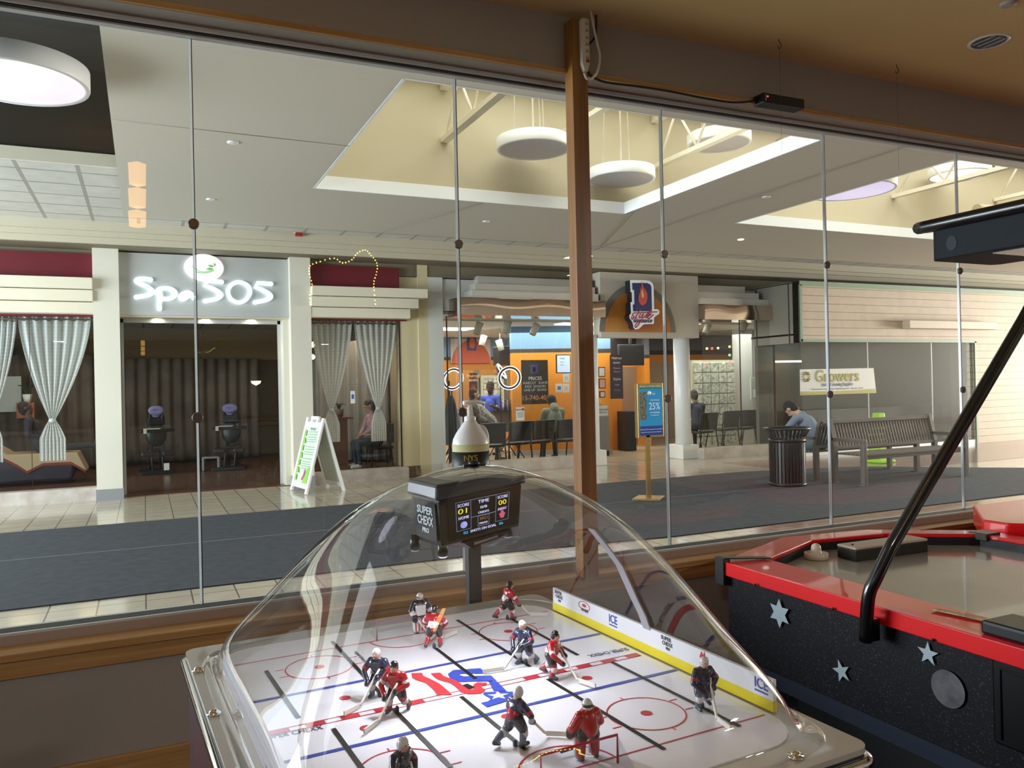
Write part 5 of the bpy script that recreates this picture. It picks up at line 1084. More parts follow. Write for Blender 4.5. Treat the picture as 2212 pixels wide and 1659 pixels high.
# centre emblem and lettering
def c3(x, y): return rl(700+x/3.687, 1240+y/3.687)
def flat(pts, m, z, name='emblem'):
    MB().prism([c3(*p)+Vector((0, 0, z)) for p in pts], (0, 0, .0004)).build(name, m, rk)
UB = M('emblem_blue', '2f49b4', .3); UR = M('emblem_red', 'd8323e', .3)
flat([(1245, 755), (1030, 770), (985, 800), (1000, 830), (1060, 858), (1090, 862), (1375, 855), (1330, 812), (1110, 820), (1075, 807), (1090, 797), (1290, 795)], UB, .0012)
flat([(850, 795), (925, 790), (950, 815), (1010, 838), (1060, 855), (1110, 895), (1150, 925), (1185, 925), (1190, 885), (1220, 868), (1300, 870), (1292, 888), (1262, 888), (1255, 905), (1285, 930), (1250, 955), (1150, 962), (1090, 945), (1045, 900), (1000, 870), (910, 845), (880, 825)], UR, .0012)
flat([(695, 795), (780, 792), (790, 815), (850, 842), (920, 878), (980, 928), (1020, 967), (900, 967), (870, 925), (810, 870), (740, 850), (702, 830)], UR, .0012)
flat([(1310, 862), (1380, 862), (1455, 938), (1350, 935), (1330, 895)], UB, .0012)
flat([(1270, 945), (1500, 941), (1555, 985), (1297, 1065), (1250, 1030), (1305, 1020), (1330, 1000), (1270, 965)], UB, .0012)
sc = c3(1388, 975); MB().prism([sc+Vector(((.022 if k % 2 == 0 else .009)*math.sin(k*PI/5+.4), (.022 if k % 2 == 0 else .009)*math.cos(k*PI/5+.4), .0018)) for k in range(10)], (0, 0, .0004)).build('emblem_star', RINK, rk)
strip_m = MB(); strip(strip_m, c3(1120, 888), c3(1180, 915), .013, .002, .0006); strip_m.build('faceoff_slot', BLKL, rk)
def rtext(body, p, q, size, mat, flip=False, name='rink_lettering'):
    a, b = rl(*p), rl(*q); x = (b-a).normalized(); y = Vector((-x.y, x.x, 0)); 
    mt = Matrix.Translation((a+b)/2+Vector((0, 0, .0012))) @ Matrix((x, y, Vector((0, 0, 1)))).transposed().to_4x4()
    cu = text(body, (0, 0, 0), size, mat, None, mtx=mt, width=(b-a).length, extrude=.0002, name=name); cu.parent = rk
rtext('SUPER CHEXX', (567, 1597), (697, 1572), .026, M('print_navy')); rtext('SUPER CHEXX', (1356, 1402), (1272, 1418), .024, M('print_navy')); rtext('superchexx.com', (768, 1408), (800, 1440), .014, M('print_navy'))
# boards with logos
BWT = M('board_white_gloss', 'eef0f4', .25); BYL = M('board_yellow', 'e8d820', .35)
for s_, nm in ((1, 'right_board'), (-1, 'left_board')):
    u = .447 if s_ > 0 else -.424; e_ = .405 if s_ > 0 else .37; zt_ = .060 if s_ > 0 else .046
    b = MB().box((u-.004, -e_, ZR+.018), (u+.004, e_, ZR+zt_)).build('board', BWT, ht)
    MB().box((u-.0055, -e_, ZR), (u+(.0055 if s_ > 0 else -.003), e_, ZR+.020)).build('kick_strip', BYL if s_ > 0 else BWT, b)
    if s_ < 0: MB().box((u+.003, -e_, ZR), (u+.0055, e_, ZR+.020)).build('kick_strip', BYL, b)
    if s_ > 0:
        def btext(s, v, z, sz, m, w_=None):
            mt = Matrix.Translation((u-.0048, v, ZR+z)) @ Matrix(((0, 0, -1), (-1, 0, 0), (0, 1, 0))).to_4x4()
            o = text(s, (0, 0, 0), sz, m, None, mtx=mt, width=w_, extrude=.0002, bold=.0003); o.parent = b
        for v in (.375, -.09): btext('SUPER', v, .052, .012, M('ink_dark'), .036); btext('CHEXX', v-.004, .041, .012, M('ink_dark'), .036); btext('PRO', v-.006, .031, .008, M('ink_dark'), .014)
        btext('USA', .245, .047, .010, REDL, .018); btext('HOCKEY', .242, .035, .010, M('print_navy'), .034)
        P = [(u-.0045, .245+.026*math.cos(a*PI/12), ZR+.046+.011*math.sin(a*PI/12)) for a in range(24)]; MB().tube(P, .0009, 5, closed=True).build('logo_ring', REDL, b)
        for v in (.115, -.375): btext('ICE', v, .043, .028, BLUL, .034); MB().box((u-.0046, v-.017, ZR+.027), (u-.0041, v+.017, ZR+.030)).build('logo_bar', BLUL, b)
        mb = MB(); mb.prism([(u-.0045, -.215+a, ZR+z) for a, z in ((.014, .045), (.008, .058), (.003, .050), (-.001, .060), (-.004, .048), (-.012, .052), (-.006, .040), (.006, .038))], (-.0004, 0, 0)); mb.build('leaf_logo', REDL, b); btext('CANADA', -.222, .030, .007, REDL, .026)
    # dome seam strip behind
# goals
CLR = glass('clear_acrylic', (.93, .94, .96)); REDT = M('goal_red', 'c02840', .3)
for v, s_ in ((G1, 1), (G2-.018, -1)):
    cxu = .006 if s_ > 0 else .006
    g_ = thing('goal', 'red framed clear goal at the %s end of the bubble hockey rink' % ('far' if s_ > 0 else 'near'), 'hockey goal', (0, 0, 0), group=None)
    base = TC+TU*cxu+TV*v; g_.location = (base.x, base.y, ZR); g_.rotation_euler = (0, 0, RTH)
    w_, h_, d_ = .072, .046, .07*s_
    MB().tube([(-w_, 0, 0), (-w_, 0, h_), (w_, 0, h_), (w_, 0, 0)], .0022, 6).build('goal_frame', REDT if s_ < 0 else M('goal_grey', '9a6f7c', .3), g_)
    mb = MB(); mb.quad((-w_, 0, 0), (-w_, 0, h_), (-w_*.95, d_, 0)); mb.quad((w_, 0, 0), (w_, 0, h_), (w_*.95, d_, 0)); mb.quad((-w_, 0, h_), (w_, 0, h_), (w_*.95, d_, 0), (-w_*.95, d_, 0))
    mb.build('clear_cover', CLR, g_, solid=.0015)
# dome
DOMEG = glass('dome_acrylic', (.965, .965, .975), ior=1.49, refl=1.25, bumpy=(7, .035))
prof = [(-.003, 1.055, 9, 0, 0), (.000, 1.02, 8, 0, 0), (.008, 1.0, 7, 0, 0), (.03, .993, 6.5, 0, 0), (.055, .977, 6, 0, 0), (.09, .938, 5.4, .004, 0), (.13, .882, 4.8, .008, 0), (.17, .83, 4.3, .012, 0), (.21, .778, 3.9, .016, 0), (.25, .722, 3.6, .02, 0), (.29, .658, 3.3, .024, 0), (.33, .582, 3.1, .026, 0), (.365, .5, 2.9, .028, 0), (.395, .41, 2.6, .03, 0), (.42, .31, 2.4, .03, 0), (.438, .21, 2.2, .03, 0), (.449, .11, 2, .03, 0), (.453, .0, 2, .03, 0)]
nr, ns = len(prof), 96
def domept(i, k, shrink=0):
    h, s, n, du, dv = prof[i]; a, b = .455, .535
    t_ = 2*PI*k/ns; c_, si = math.cos(t_), math.sin(t_); r = 1/((abs(c_))**n+(abs(si))**n)**(1/n)
    return Vector((.008+du+a*s*r*c_, dv+b*s*r*si, ZR+.002+h))
mb = MB(); V = [[mb.bm.verts.new(domept(i, k)) for k in range(ns)] for i in range(nr-1)]; top = mb.bm.verts.new(domept(nr-1, 0))
for i in range(nr-2):
    for k in range(ns): f = mb.bm.faces.new((V[i][k], V[i][(k+1) % ns], V[i+1][(k+1) % ns], V[i+1][k])); f.smooth = True
for k in range(ns): f = mb.bm.faces.new((V[-1][k], V[-1][(k+1) % ns], top)); f.smooth = True
dome = mb.build('dome', DOMEG, ht, clean=False, solid=.004, subsurf=1)
MB().lathe([(.004, -.004), (.012, .0), (.012, .006), (.004, .010)], (.03, .01, ZR+.457), 12).box((.005, .005, ZR+.455), (.055, .012, ZR+.459)).build('dome_cap', BLK, ht)
for u, v in ((-.476, .41), (-.477, .136), (-.477, -.14), (-.477, -.41), (.345, -.549), (-.345, -.549), (0, -.552), (.478, .41), (.478, -.2)):
    MB().lathe([(.0135, .0), (.0135, .003), (.009, .003), (.0085, .007), (.005, .0095), (.0001, .010)], (u, v, ZR-.0025), 16).build('bolt', CHROME, ht)
# vertical seam strips inside the dome
mb = MB()
for s_ in (1,):
    P = [Vector((.452*1.0, -.02, ZR+.002))]+[Vector((.008+prof[i][3]+.455*prof[i][1]*.985, -.02+(.0 if i < 8 else .02*(i-8)), ZR+prof[i][0])) for i in range(3, 11)]
    for a, b in zip(P[:-1], P[1:]): mb.prism([a+Vector((-.003, -.014, 0)), b+Vector((-.003, -.014, 0)), b+Vector((-.003, .014, 0)), a+Vector((-.003, .014, 0))], (.003, 0, .001))
mb.build('seam_strip', M('seam_film', 'a9a8ae', .3), ht)
o = text('REJECT', (0, 0, 0), .024, M('ink_dark'), None, mtx=Matrix.Translation((.405, -HV-.001, .918)) @ Matrix.Rotation(PI/2, 4, 'X'), name='reject_lettering'); o.parent = ht
# jumbotron scoreboard
FL, FR, BL, BR = Vector((.498, 1.42, 0)), Vector((.739, 1.563, 0)), Vector((.4835, 1.547, 0)), Vector((.70, 1.685, 0)); ZB, ZT = 1.316, 1.408
jt = thing('jumbotron', 'black hanging scoreboard with lit score screen inside the clear dome', 'scoreboard', tuple((FL+FR+BL+BR)/4+Vector((0, 0, ZB)))); ctr = (FL+FR+BL+BR)/4
def ex(p, k, z): q = ctr+(p-ctr)*k; return Vector((q.x, q.y, z))
mb = MB(); lo = [ex(p, .93, ZB) for p in (FL, FR, BR, BL)]; hi = [ex(p, 1.0, ZT) for p in (FL, FR, BR, BL)]
mb._f(lo+hi, [(3, 2, 1, 0), (4, 5, 6, 7), (0, 1, 5, 4), (1, 2, 6, 5), (2, 3, 7, 6), (3, 0, 4, 7)]); mb.build('housing', M('scoreboard_black', '15161a', .3), jt, True, bevel=.004)
mb = MB(); lo = [ex(p, 1.09, ZT) for p in (FL, FR, BR, BL)]; hi = [ex(p, 1.06, ZT+.03) for p in (FL, FR, BR, BL)]
mb._f(lo+hi, [(3, 2, 1, 0), (4, 5, 6, 7), (0, 1, 5, 4), (1, 2, 6, 5), (2, 3, 7, 6), (3, 0, 4, 7)]); mb.build('roof_lid', M('scoreboard_grey', '33353c', .3), jt, True, bevel=.006)
fx = (FR-FL).normalized(); fn = Vector((fx.y, -fx.x, 0)); L_ = (FR-FL).length
def fp(u, v, o=.0025):   # point on the slightly inclined front face
    a = ex(FL, .93, ZB); b = ex(FR, .93, ZB); c_ = ex(FL, 1, ZT); d = ex(FR, 1, ZT)
    return (a*(1-u)+b*u)*(1-v)+(c_*(1-u)+d*u)*v+fn*o
MB().prism([fp(.08, .10, .0008), fp(.97, .10, .0008), fp(.97, .96, .0008), fp(.08, .96, .0008)], fn*.001).build('screen', M('screen_black', '08080c', .12), jt, True)
fm = lambda u, v: face_mtx(fp(u, v), fx, (fp(.5, 1)-fp(.5, 0)))
LC = M('led_white', 'cfd4ff', .4, emit=.8); LY = M('led_yellow', 'd8d020', .4, emit=.9); LO = M('led_orange', 'a86a28', .4, emit=.5); LB = M('led_cyan', '35b4e0', .4, emit=.8); LG = M('led_frame', '8a90b8', .4, emit=.4)
def jx(s, u, v, sz, m, wd=None): text(s, (0, 0, 0), sz, m, jt, mtx=fm(u, v), width=wd*L_ if wd else None, extrude=.0002, name='led_lettering')
jx('SCORE', .25, .80, 0.0086, LC, .13); jx('01', .25, .67, 0.0144, LY, .10); jx('HOME', .25, .53, 0.0079, LC, .115); jx('TIME', .49, .80, 0.0094, LC, .13); jx('0/8', .49, .67, 0.0072, LC, .08); jx('CREDITS', .49, .56, 0.0058, LC, .13)
jx('3RD', .49, .42, 0.0079, LO, .10); jx('PERIOD', .49, .32, 0.0050, LC, .10); jx('SCORE', .73, .80, 0.0086, LC, .13); jx('00', .73, .67, 0.0144, LY, .10); jx('AWAY', .73, .53, 0.0079, LC, .115); jx('02', .27, .20, 0.0072, LB, .05); jx('SHOTS ON GOAL', .49, .20, 0.0072, LC, .31); jx('06', .72, .20, 0.0072, LB, .05)
mb = MB()
for (u0, v0, u1, v1) in ((.165, .27, .335, .88), (.335, .50, .645, .88), (.645, .27, .815, .88), (.42, .27, .56, .49)):
    q4 = [fp(u0, v0), fp(u1, v0), fp(u1, v1), fp(u0, v1)]; mb.tube(q4, .0006, 4, closed=True)
mb.build('led_frames', LG, jt, True)
MB().lathe([(.011, 0), (.0001, .0006)], (0, 0, 0), 20, sy=.6).build('home_logo', M('led_lilac', '9aa0e8', .4, emit=.7), jt).matrix_world = wmat(jt).inverted() @ face_mtx(fp(.25, .38), fx, Vector((0, 0, 1)))
q = fp(.73, .40); mb = MB(); mb.prism([q+fx*a*.011+Vector((0, 0, b*.011)) for a, b in ((-1, .3), (-.5, .3), (-.3, 1), (0, .6), (.3, 1), (.5, .3), (1, .3), (.5, -.6), (-.5, -.6))], fn*.0006); mb.build('away_logo', M('led_red_logo', 'c85878', .4, emit=.6), jt, True)
# side panel with logo
sn = (BL-FL).normalized(); a, b = ex(FL, .95, 0), ex(BL, .95, 0); nn = Vector((-sn.y, sn.x, 0)); nn = nn if nn.dot(CAM-FL) > 0 else -nn
sp = lambda u, v, o: (FL*(1-u)+BL*u)+Vector((0, 0, ZB+(ZT-ZB)*v))+nn*(o-.004*(1-v))
MB().prism([sp(.12, .12, .001), sp(.85, .12, .001), sp(.85, .9, .001), sp(.12, .9, .001)], nn*.0012).build('side_logo_panel', M('side_panel_print', '232a30', .2), jt, True)
for s, v, sz in (('SUPER', .72, .02), ('CHEXX', .5, .024), ('PRO', .3, .012)): text(s, (0, 0, 0), sz, M('print_silver', 'c8d4d8', .3, emit=.15), jt, mtx=face_mtx(sp(.48, v, .003), -sn), width=.07 if s != 'PRO' else .03, extrude=.0003, bold=.0004)
mb = MB(); mb.prism([fp(.25, -.02), fp(.33, -.16), fp(.72, -.12), fp(.85, -.02), fp(.85, 0), fp(.25, 0)], -fn*.06); mb.build('under_bracket', M('scoreboard_black'), jt, True)
MB().prism([fp(.36, -.11, .004), fp(.68, -.08, .004), fp(.66, -.04, .004), fp(.36, -.05, .004)], fn*.001).build('bracket_plate', M('plate_grey', '8a8790', .4), jt, True)
for p, nm in ((fp(.06, -.08, -.012), 'front'), (fp(.9, -.06, -.012), 'right'), (ex(BL, .95, ZB-.01), 'rear')):
    l_ = MB().lathe([(.009, .02), (.0105, -.010), (.008, -.012)], p, 20).build('spot_housing', M('scoreboard_black'), jt, True)
    MB().lathe([(.009, -.012), (.006, -.015), (.0001, -.016)], p, 20).build('spot_lens', M('spot_lens_glow' if nm == 'front' else 'spot_lens_dim', 'dcd8e4', .15, emit=.8 if nm == 'front' else .1), jt, True)
point('jumbotron_spot', tuple(fp(.06, -.36, -.012)), 2.3, (.90, .93, 1), .02, spot=2.6)
point('jumbotron_spot', tuple(fp(.9, -.34, -.012)), 2.3, (.90, .93, 1), .02, spot=2.6)
point('jumbotron_spot', tuple(ex(BL, .95, ZB-.05)), 2.3, (.90, .93, 1), .02, spot=2.6)

# players
SKM = M('figure_skin', 'd8a890', .3, coat=.5)
def fig_mats(team):
    if team == 'usa': return [SKM, M('fig_navy', '1d2440', .25, coat=.6), M('fig_navy_dark', '171b30', .25, coat=.6), M('fig_bluegrey', '5c6a80', .25, coat=.6), M('fig_white', 'e4e2e0', .25, coat=.6), M('fig_redstripe', 'b02838', .25), M('fig_skate', '3c4654', .3)]
    return [SKM, M('fig_red', 'b01424', .25, coat=.6), M('fig_black', '1a1a1e', .25, coat=.6), M('fig_redsock', 'a83440', .25, coat=.6), M('fig_white'), M('fig_white'), M('fig_skate')]
STK = M('stick_ivory', 'f2eee4', .3, coat=.3)
def skater_mesh(team, var):
    s = .1; c = []
    A = lambda p, r, q, r2, m, e=None: c.append((Vector(p)*s, r*s, Vector(q)*s, r2*s, m) + ((tuple(x*s for x in e),) if e else ()))
    sp_ = (-.06, .05, .12)[var]
    A((.12, .10, .30), .075, (.13, .06, .09), .06, 3); A((.12, .10, .22), .082, (.12, .10, .205), .082, 4); A((.13, .02, .035), .045, (.14, .17, .03), .04, 6)
    A((-.13, .0+sp_, .28), .075, (-.17, -.20+sp_, .12), .058, 3); A((-.145, -.06+sp_, .22), .08, (-.147, -.07+sp_, .20), .08, 4); A((-.18, -.26+sp_, .08), .045, (-.19, -.14+sp_, .03), .04, 6)
    A((.05, .0, .48), .125, (.11, .07, .32), .095, 2); A((-.05, .0, .48), .125, (-.12, .0+sp_*.5, .31), .095, 2)
    A((0, .0, .50), .14, (0, .05, .60), .145, 1); A((0, .0, .53), .143, (0, .002, .535), .143, 5); A((-.06, .06, .68), .12, (.06, .06, .68), .12, 1)
    for e, el, ha in ((-1, (-.26, .10, .56), (-.08, .25, .47)), (1, (.27, .14, .54), (.12, .28, .36))):
        A((e*.15, .05, .72), .075, el, .06, 1); A(Vector(el)*.7+Vector((e*.15, .05, .72))*.3, .068, Vector(el)*.75+Vector((e*.15, .05, .72))*.25, .068, 4 if team == 'can' else 5); A(el, .058, ha, .05, 1); A(ha, .06, Vector(ha)+Vector((.0, .04, -.02)), .055, 2)
    A((0, .06, .78), .06, (0, .09, .84), .05, 0); A((0, .11, .88), .078, (0, .13, .86), .068, 0); A((0, .19, .87), .018, (0, .2, .86), .018, 0)
    return capsules(c, .0021, 2)
def stick(goalie=False, bend=.5):
    mb = MB(); P = [Vector((-.09, .16, .60)), Vector((-.03, .27, .46)), Vector((.10, .60, .07)), Vector((.12, .66, .045))]
    mb.tube([p*.1 for p in P], [.0021, .0023, .0026, .0028], 6)
    a = Vector((.11, .63, .05))*.1; d = Vector((math.sin(bend), math.cos(bend), .02)); n = Vector((-d.y, d.x, 0)).normalized()*.0016
    b = a+d*.048; mb.prism([a-n-Vector((0, 0, .004)), a+n-Vector((0, 0, .004)), a+n+Vector((0, 0, .0045)), a-n+Vector((0, 0, .0045))], d*.048); return mb
HEL = {'usa': M('helmet_white', 'e0dedc', .2, coat=.6), 'can': M('helmet_black', '121216', .15, coat=.6)}
SKM_ = {}
def skater(base, tip, team, lab, var=0, bend=.3, yaw=None, tilt=0):
    B = atZ(*base, ZR); T_ = atZ(*tip, ZR+.004); d = T_-B
    rz = (math.atan2(-d.x, d.y)+.12) if yaw is None else yaw
    t = thing('hockey_player_figure', lab, 'figurine', (B.x, B.y, ZR+.002), rz, 'players inside the bubble hockey dome')
    key = (team, var)
    if key not in SKM_: SKM_[key] = skater_mesh(team, var)
    me = SKM_[key].copy(); link(me, 'body', fig_mats(team), t)
    link(capsules([((0, .0103, .0905), .0086, (0, .0098, .0910), .0088, 0), ((0, .007, .087), .0078, (0, .007, .0855), .0076, 0)], .0014, 2), 'helmet', HEL[team], t)
    MB().ball((-.003, .0182, .0885), .001, 6).ball((.003, .0182, .0885), .001, 6).build('eyes', M('eye_dark'), t)
    stick(bend=bend).build('stick', STK, t); MB().lathe([(.004, -.0015), (.004, .006), (.002, .01)], (0, .0, 0), 10).build('peg', M('fig_skate'), t)
    return t
PL = [((820, 1505), (757, 1543), 'usa', 'navy figure with white helmet left of the centre line emblem, stick towards the lower left', 0, .2),
 ((858, 1538), (790, 1585), 'can', 'red figure with black helmet beside the navy one left of the emblem', 1, .1),
 ((938, 1400), (970, 1366), 'can', 'small red figure with black helmet in front of the far goal', 2, .5),
 ((1096, 1338), (1203, 1320), 'can', 'red figure seen from behind at the far right, stick pointing right', 0, .6),
 ((1136, 1435), (1062, 1458), 'usa', 'navy figure with white helmet above the emblem, leaning left', 1, .5),
 ((1192, 1464), (1285, 1478), 'can', 'red figure with black helmet right of the emblem, stick to the right', 0, .4),
 ((1113, 1612), (1232, 1568), 'usa', 'navy figure with white helmet striding, nearest the near goal', 0, .9),
 ((1517, 1530), (1576, 1574), 'usa', 'navy figure with white helmet by the yellow striped board', 2, .1),
 ((862, 1735), (930, 1760), 'usa', 'white helmeted figure whose head alone shows at the bottom edge', 0, .3)]
for b_, tp_, tm, lab, var, bd in PL: skater(b_, tp_, tm, lab, var, bd)
def goalie(base, team, lab, rz):
    B = atZ(*base, ZR); t = thing('goalie_figure', lab, 'figurine', (B.x, B.y, ZR+.001), rz, 'goalkeepers inside the bubble hockey dome'); s = .1; c = []
    A = lambda p, r, q, r2, m: c.append((Vector(p)*s, r*s, Vector(q)*s, r2*s, m))
    for e in (-1, 1):
        A((e*.13, .03, .34), .095, (e*.14, .03, .10), .085, 4 if team == 'usa' else 3); A((e*.14, -.02, .03), .045, (e*.15, .12, .03), .04, 6); A((e*.07, 0, .48), .12, (e*.12, 0, .38), .1, 2)
        A((e*.16, .0, .74), .085, (e*.27, .04, .56), .075, 1); A((e*.27, .04, .56), .07, (e*.24, .16, .46), .07, 1 if team == 'can' else 4); A((e*.24, .16, .44), .085, (e*.24, .18, .38), .08, 2)
    A((0, 0, .52), .17, (0, .02, .68), .17, 1); A((0, 0, .78), .06, (0, .02, .84), .055, 0); A((0, .03, .88), .078, (0, .04, .86), .07, 0)
    link(capsules(c, .0021, 2), 'body', fig_mats(team), t)
    link(capsules([((0, .002, .0905), .0088, (0, .001, .0905), .0088, 0), ((0, .0, .086), .008, (0, .0, .085), .008, 0)], .0014, 2), 'helmet', HEL['usa'], t)
    MB().lathe([(.0089, -.003), (.0091, .0015)], (0, .001, .0895), 16).build('helmet_band', M('fig_black'), t)
    mb = MB()
    for e in (-1, 1): mb.box((e*.014-.008, .007, .004), (e*.014+.008, .013, .040))
    mb.build('leg_pads', M('fig_white'), t, bevel=.002)
    if team == 'usa':
        mb = MB()
        for k in range(5): mb.box((-.018+k*.009, .0128, .006), (-.015+k*.009, .0138, .038))
        mb.build('pad_stripes', M('fig_redstripe'), t)
        MB().box((-.008, .010, .045), (.02, .019, .072)).build('chest_guard', M('fig_white'), t, bevel=.003)
    MB().tube([(.026, .018, .05), (.0, .030, .008), (-.035, .032, .006)], .0022, 6).build('stick', STK if team == 'usa' else M('fig_skate'), t)
goalie((908, 1365), 'usa', 'goalkeeper figure with white mask and striped pads in the far goal', PI+.2)
goalie((1272, 1640), 'can', 'red goalkeeper figure with white and black helmet in the near goal', .05)

# ============================================================ SANITIZER STAND AND JUG
YJ = 2.95; qx = 1.172; zb = 1.235
t = thing('sanitizer_stand', 'thin black floor stand holding the sanitizer jug behind the dome', 'stand', (qx, YJ, 0))
MB().box((qx-.028, YJ-.02, .02), (qx+.028, YJ+.02, zb-.02)).build('pole', M('stand_black', '24272c', .4), t, True, bevel=.004)
MB().box((qx-.17, YJ-.17, 0), (qx+.17, YJ+.17, .02)).build('base', M('stand_black'), t, True, bevel=.005)
MB().box((qx-.10, YJ-.10, zb-.02), (qx+.10, YJ+.10, zb)).box((qx-.10, YJ-.10, zb), (qx+.10, YJ-.096, zb+.03)).build('tray', M('stand_black'), t, True, bevel=.003)
t = thing('sanitizer_jug', 'half full gallon jug of hand sanitizer with white pump and dark label', 'jug', (qx, YJ, zb))
PE = bpy.data.materials.new('translucent_jug'); PE.use_nodes = True; b_ = PE.node_tree.nodes['Principled BSDF']; b_.inputs['Base Color'].default_value = lin('f4f6f8'); b_.inputs['Roughness'].default_value = .35
b_.inputs['Alpha'].default_value = .86
mb = MB(); jp = [(.058, .0), (.066, .008), (.068, .02), (.068, .16), (.065, .178), (.053, .203), (.038, .225), (.026, .243), (.0205, .252)]
mb.lathe(jp, (0, 0, 0), 32, sx=1.08, sy=1.0); mb.build('jug_body', PE, t)
MB().lathe([(.066, .004), (.0688, .02), (.0688, .158), (.0001, .158)], (0, 0, .002), 32, sx=1.075, sy=.99).build('liquid', M('liquid_pale', 'dcdfb4', .3), t)
MB().lathe([(.0695, .02), (.0695, .131)], (0, 0, 0), 40, sx=1.08, sy=1.0).build('label', M('label_dark', '1f2620', .5), t)
text('NYS', (-.03, -.0745, .108), .032, M('label_gold', 'c8a83c', .5), t and None); o = COL.objects[-1]; o.parent = t; 
MB().tube(smoothline([(.022, 0, .215), (.05, 0, .222), (.066, 0, .20), (.070, 0, .165), (.068, 0, .13)]), .010, 10).build('handle', PE, t)
MB().lathe([(.023, .24), (.0235, .264), (.021, .268), (.0105, .27), (.0105, .305), (.006, .305), (.006, .316), (.0001, .316)], (0, 0, 0), 24).build('pump_collar', WHITEP, t)
MB().tube([(-.027, 0, .322), (0, 0, .322), (.03, 0, .325), (.066, 0, .319)], [.0085, .0105, .008, .0055], 10).build('pump_nozzle', WHITEP, t)

# ============================================================ AIR HOCKEY TABLE
ZA = .80
ah = thing('air_hockey_table', 'air hockey table with red rim and black starry side panels', 'air hockey table', (3.15, 1.6, 0))
I = [atZ(1687, 1203, ZA), atZ(1755, 1166, ZA), atZ(1909, 1152, ZA), atZ(2125, 1152, ZA)]
inner = [Vector((2.575, .35, ZA)), Vector((2.585, I[0].y, ZA)), I[1], I[2], I[3]+Vector((-.03, 0, 0)), Vector((3.93, .35, ZA)), Vector((3.6, .05, ZA)), Vector((2.9, .05, ZA))]
def offset(P, d):
    n = len(P); out = []; area_ = sum(P[i].x*P[(i+1) % n].y-P[(i+1) % n].x*P[i].y for i in range(n)); sg_ = 1 if area_ > 0 else -1
    for i in range(n):
        a, b, c_ = P[i-1], P[i], P[(i+1) % n]; e1 = (b-a).normalized(); e2 = (c_-b).normalized(); n1 = Vector((e1.y, -e1.x, 0))*sg_; n2 = Vector((e2.y, -e2.x, 0))*sg_
        m = (n1+n2); m = m/max(.3, (1+n1.dot(n2))); out.append(b+m*d)
    return out
outer = offset(inner, .175); n = len(inner)
rim = MB()
for i in range(n):
    j = (i+1) % n; a, b, c_, d = inner[i], inner[j], outer[j], outer[i]; dz = Vector((0, 0, -.012)); z0 = Vector((0, 0, -.075))
    rim._f([a, b, c_+dz, d+dz, a+Vector((0, 0, -.02)), b+Vector((0, 0, -.02)), c_+z0, d+z0], [(0, 1, 2, 3), (7, 6, 5, 4), (0, 4, 5, 1), (3, 2, 6, 7)])
rim.build('red_rim', M('rim_red', 'e01018', .3, coat=.6), ah, True, bevel=.004)
cush = MB()
for i in range(n):
    j = (i+1) % n; a, b = inner[i]+Vector((0, 0, -.02)), inner[j]+Vector((0, 0, -.02)); cush.quad(a, b, b+Vector((0, 0, -.045)), a+Vector((0, 0, -.045)))
cush.build('inner_cushion', BLK, ah, True, solid=.006)
MB().prism([p+Vector((0, 0, -.08)) for p in offset(inner, .01)], (0, 0, .02)).build('playfield', M('playfield_grey', 'b2aca4', .14, .15, noise=(2.2, 'a59f96'), coat=.5), ah, True)
STB = bpy.data.materials.new('starry_laminate'); STB.use_nodes = True; nt = STB.node_tree; b_ = nt.nodes['Principled BSDF']; b_.inputs['Roughness'].default_value = .55; b_.inputs['Specular IOR Level'].default_value = .2
vo = nt.nodes.new('ShaderNodeTexVoronoi'); vo.inputs['Scale'].default_value = 330; tc = nt.nodes.new('ShaderNodeTexCoord'); rp = nt.nodes.new('ShaderNodeValToRGB')
nt.links.new(tc.outputs['Object'], vo.inputs['Vector']); nt.links.new(vo.outputs['Color'], rp.inputs[0]); rp.color_ramp.elements[0].position = .80; rp.color_ramp.elements[0].color = (.003, .0035, .006, 1); rp.color_ramp.elements[1].position = .95; rp.color_ramp.elements[1].color = (.07, .085, .09, 1)
nt.links.new(rp.outputs[0], b_.inputs['Base Color'])
ob = offset(inner, .150); MB().prism([Vector((p.x, p.y, .36)) for p in ob], (0, 0, .37)).build('side_panels', STB, ah, True)
MB().prism([Vector((p.x, p.y, .30)) for p in offset(inner, .155)], (0, 0, .065)).build('lower_trim', M('trim_navy', '1c2636', .4), ah, True)
MB().prism([Vector((p.x, p.y, 0)) for p in offset(inner, -.10)], (0, 0, .30)).build('pedestal', M('pedestal_black', '0e0e10', .6), ah, True)
xs = ob[1].x; SV = M('star_silver', '9db0b8', .45); xl = min(ob[0].x, ob[1].x)-.001
def starpts(c, R1, R2, n, rot): return [Vector((xl-.001, c.y+(R1 if k % 2 == 0 else R2)*math.sin(rot+k*PI/n), c.z+(R1 if k % 2 == 0 else R2)*math.cos(rot+k*PI/n))) for k in range(2*n)]
for (px, py), R1, R2, nn_, rot in (((1684, 1325), .062, .033, 6, 0), ((1818, 1450), .045, .018, 5, .35), ((2005, 1412), .042, .017, 5, 0)):
    c_ = atX(px, py, xl); MB().prism(starpts(c_, R1, R2, nn_, rot), (-.001, 0, 0)).build('star_decal', SV, ah, True)
c_ = atX(2048, 1488, xl); MB().prism([Vector((xl-.001, c_.y+.062*math.sin(k*PI/20), c_.z+.062*math.cos(k*PI/20))) for k in range(40)], (-.001, 0, 0)).build('moon_decal', M('moon_grey', '5a5a60', .6, noise=(18, '3a3b42')), ah, True)
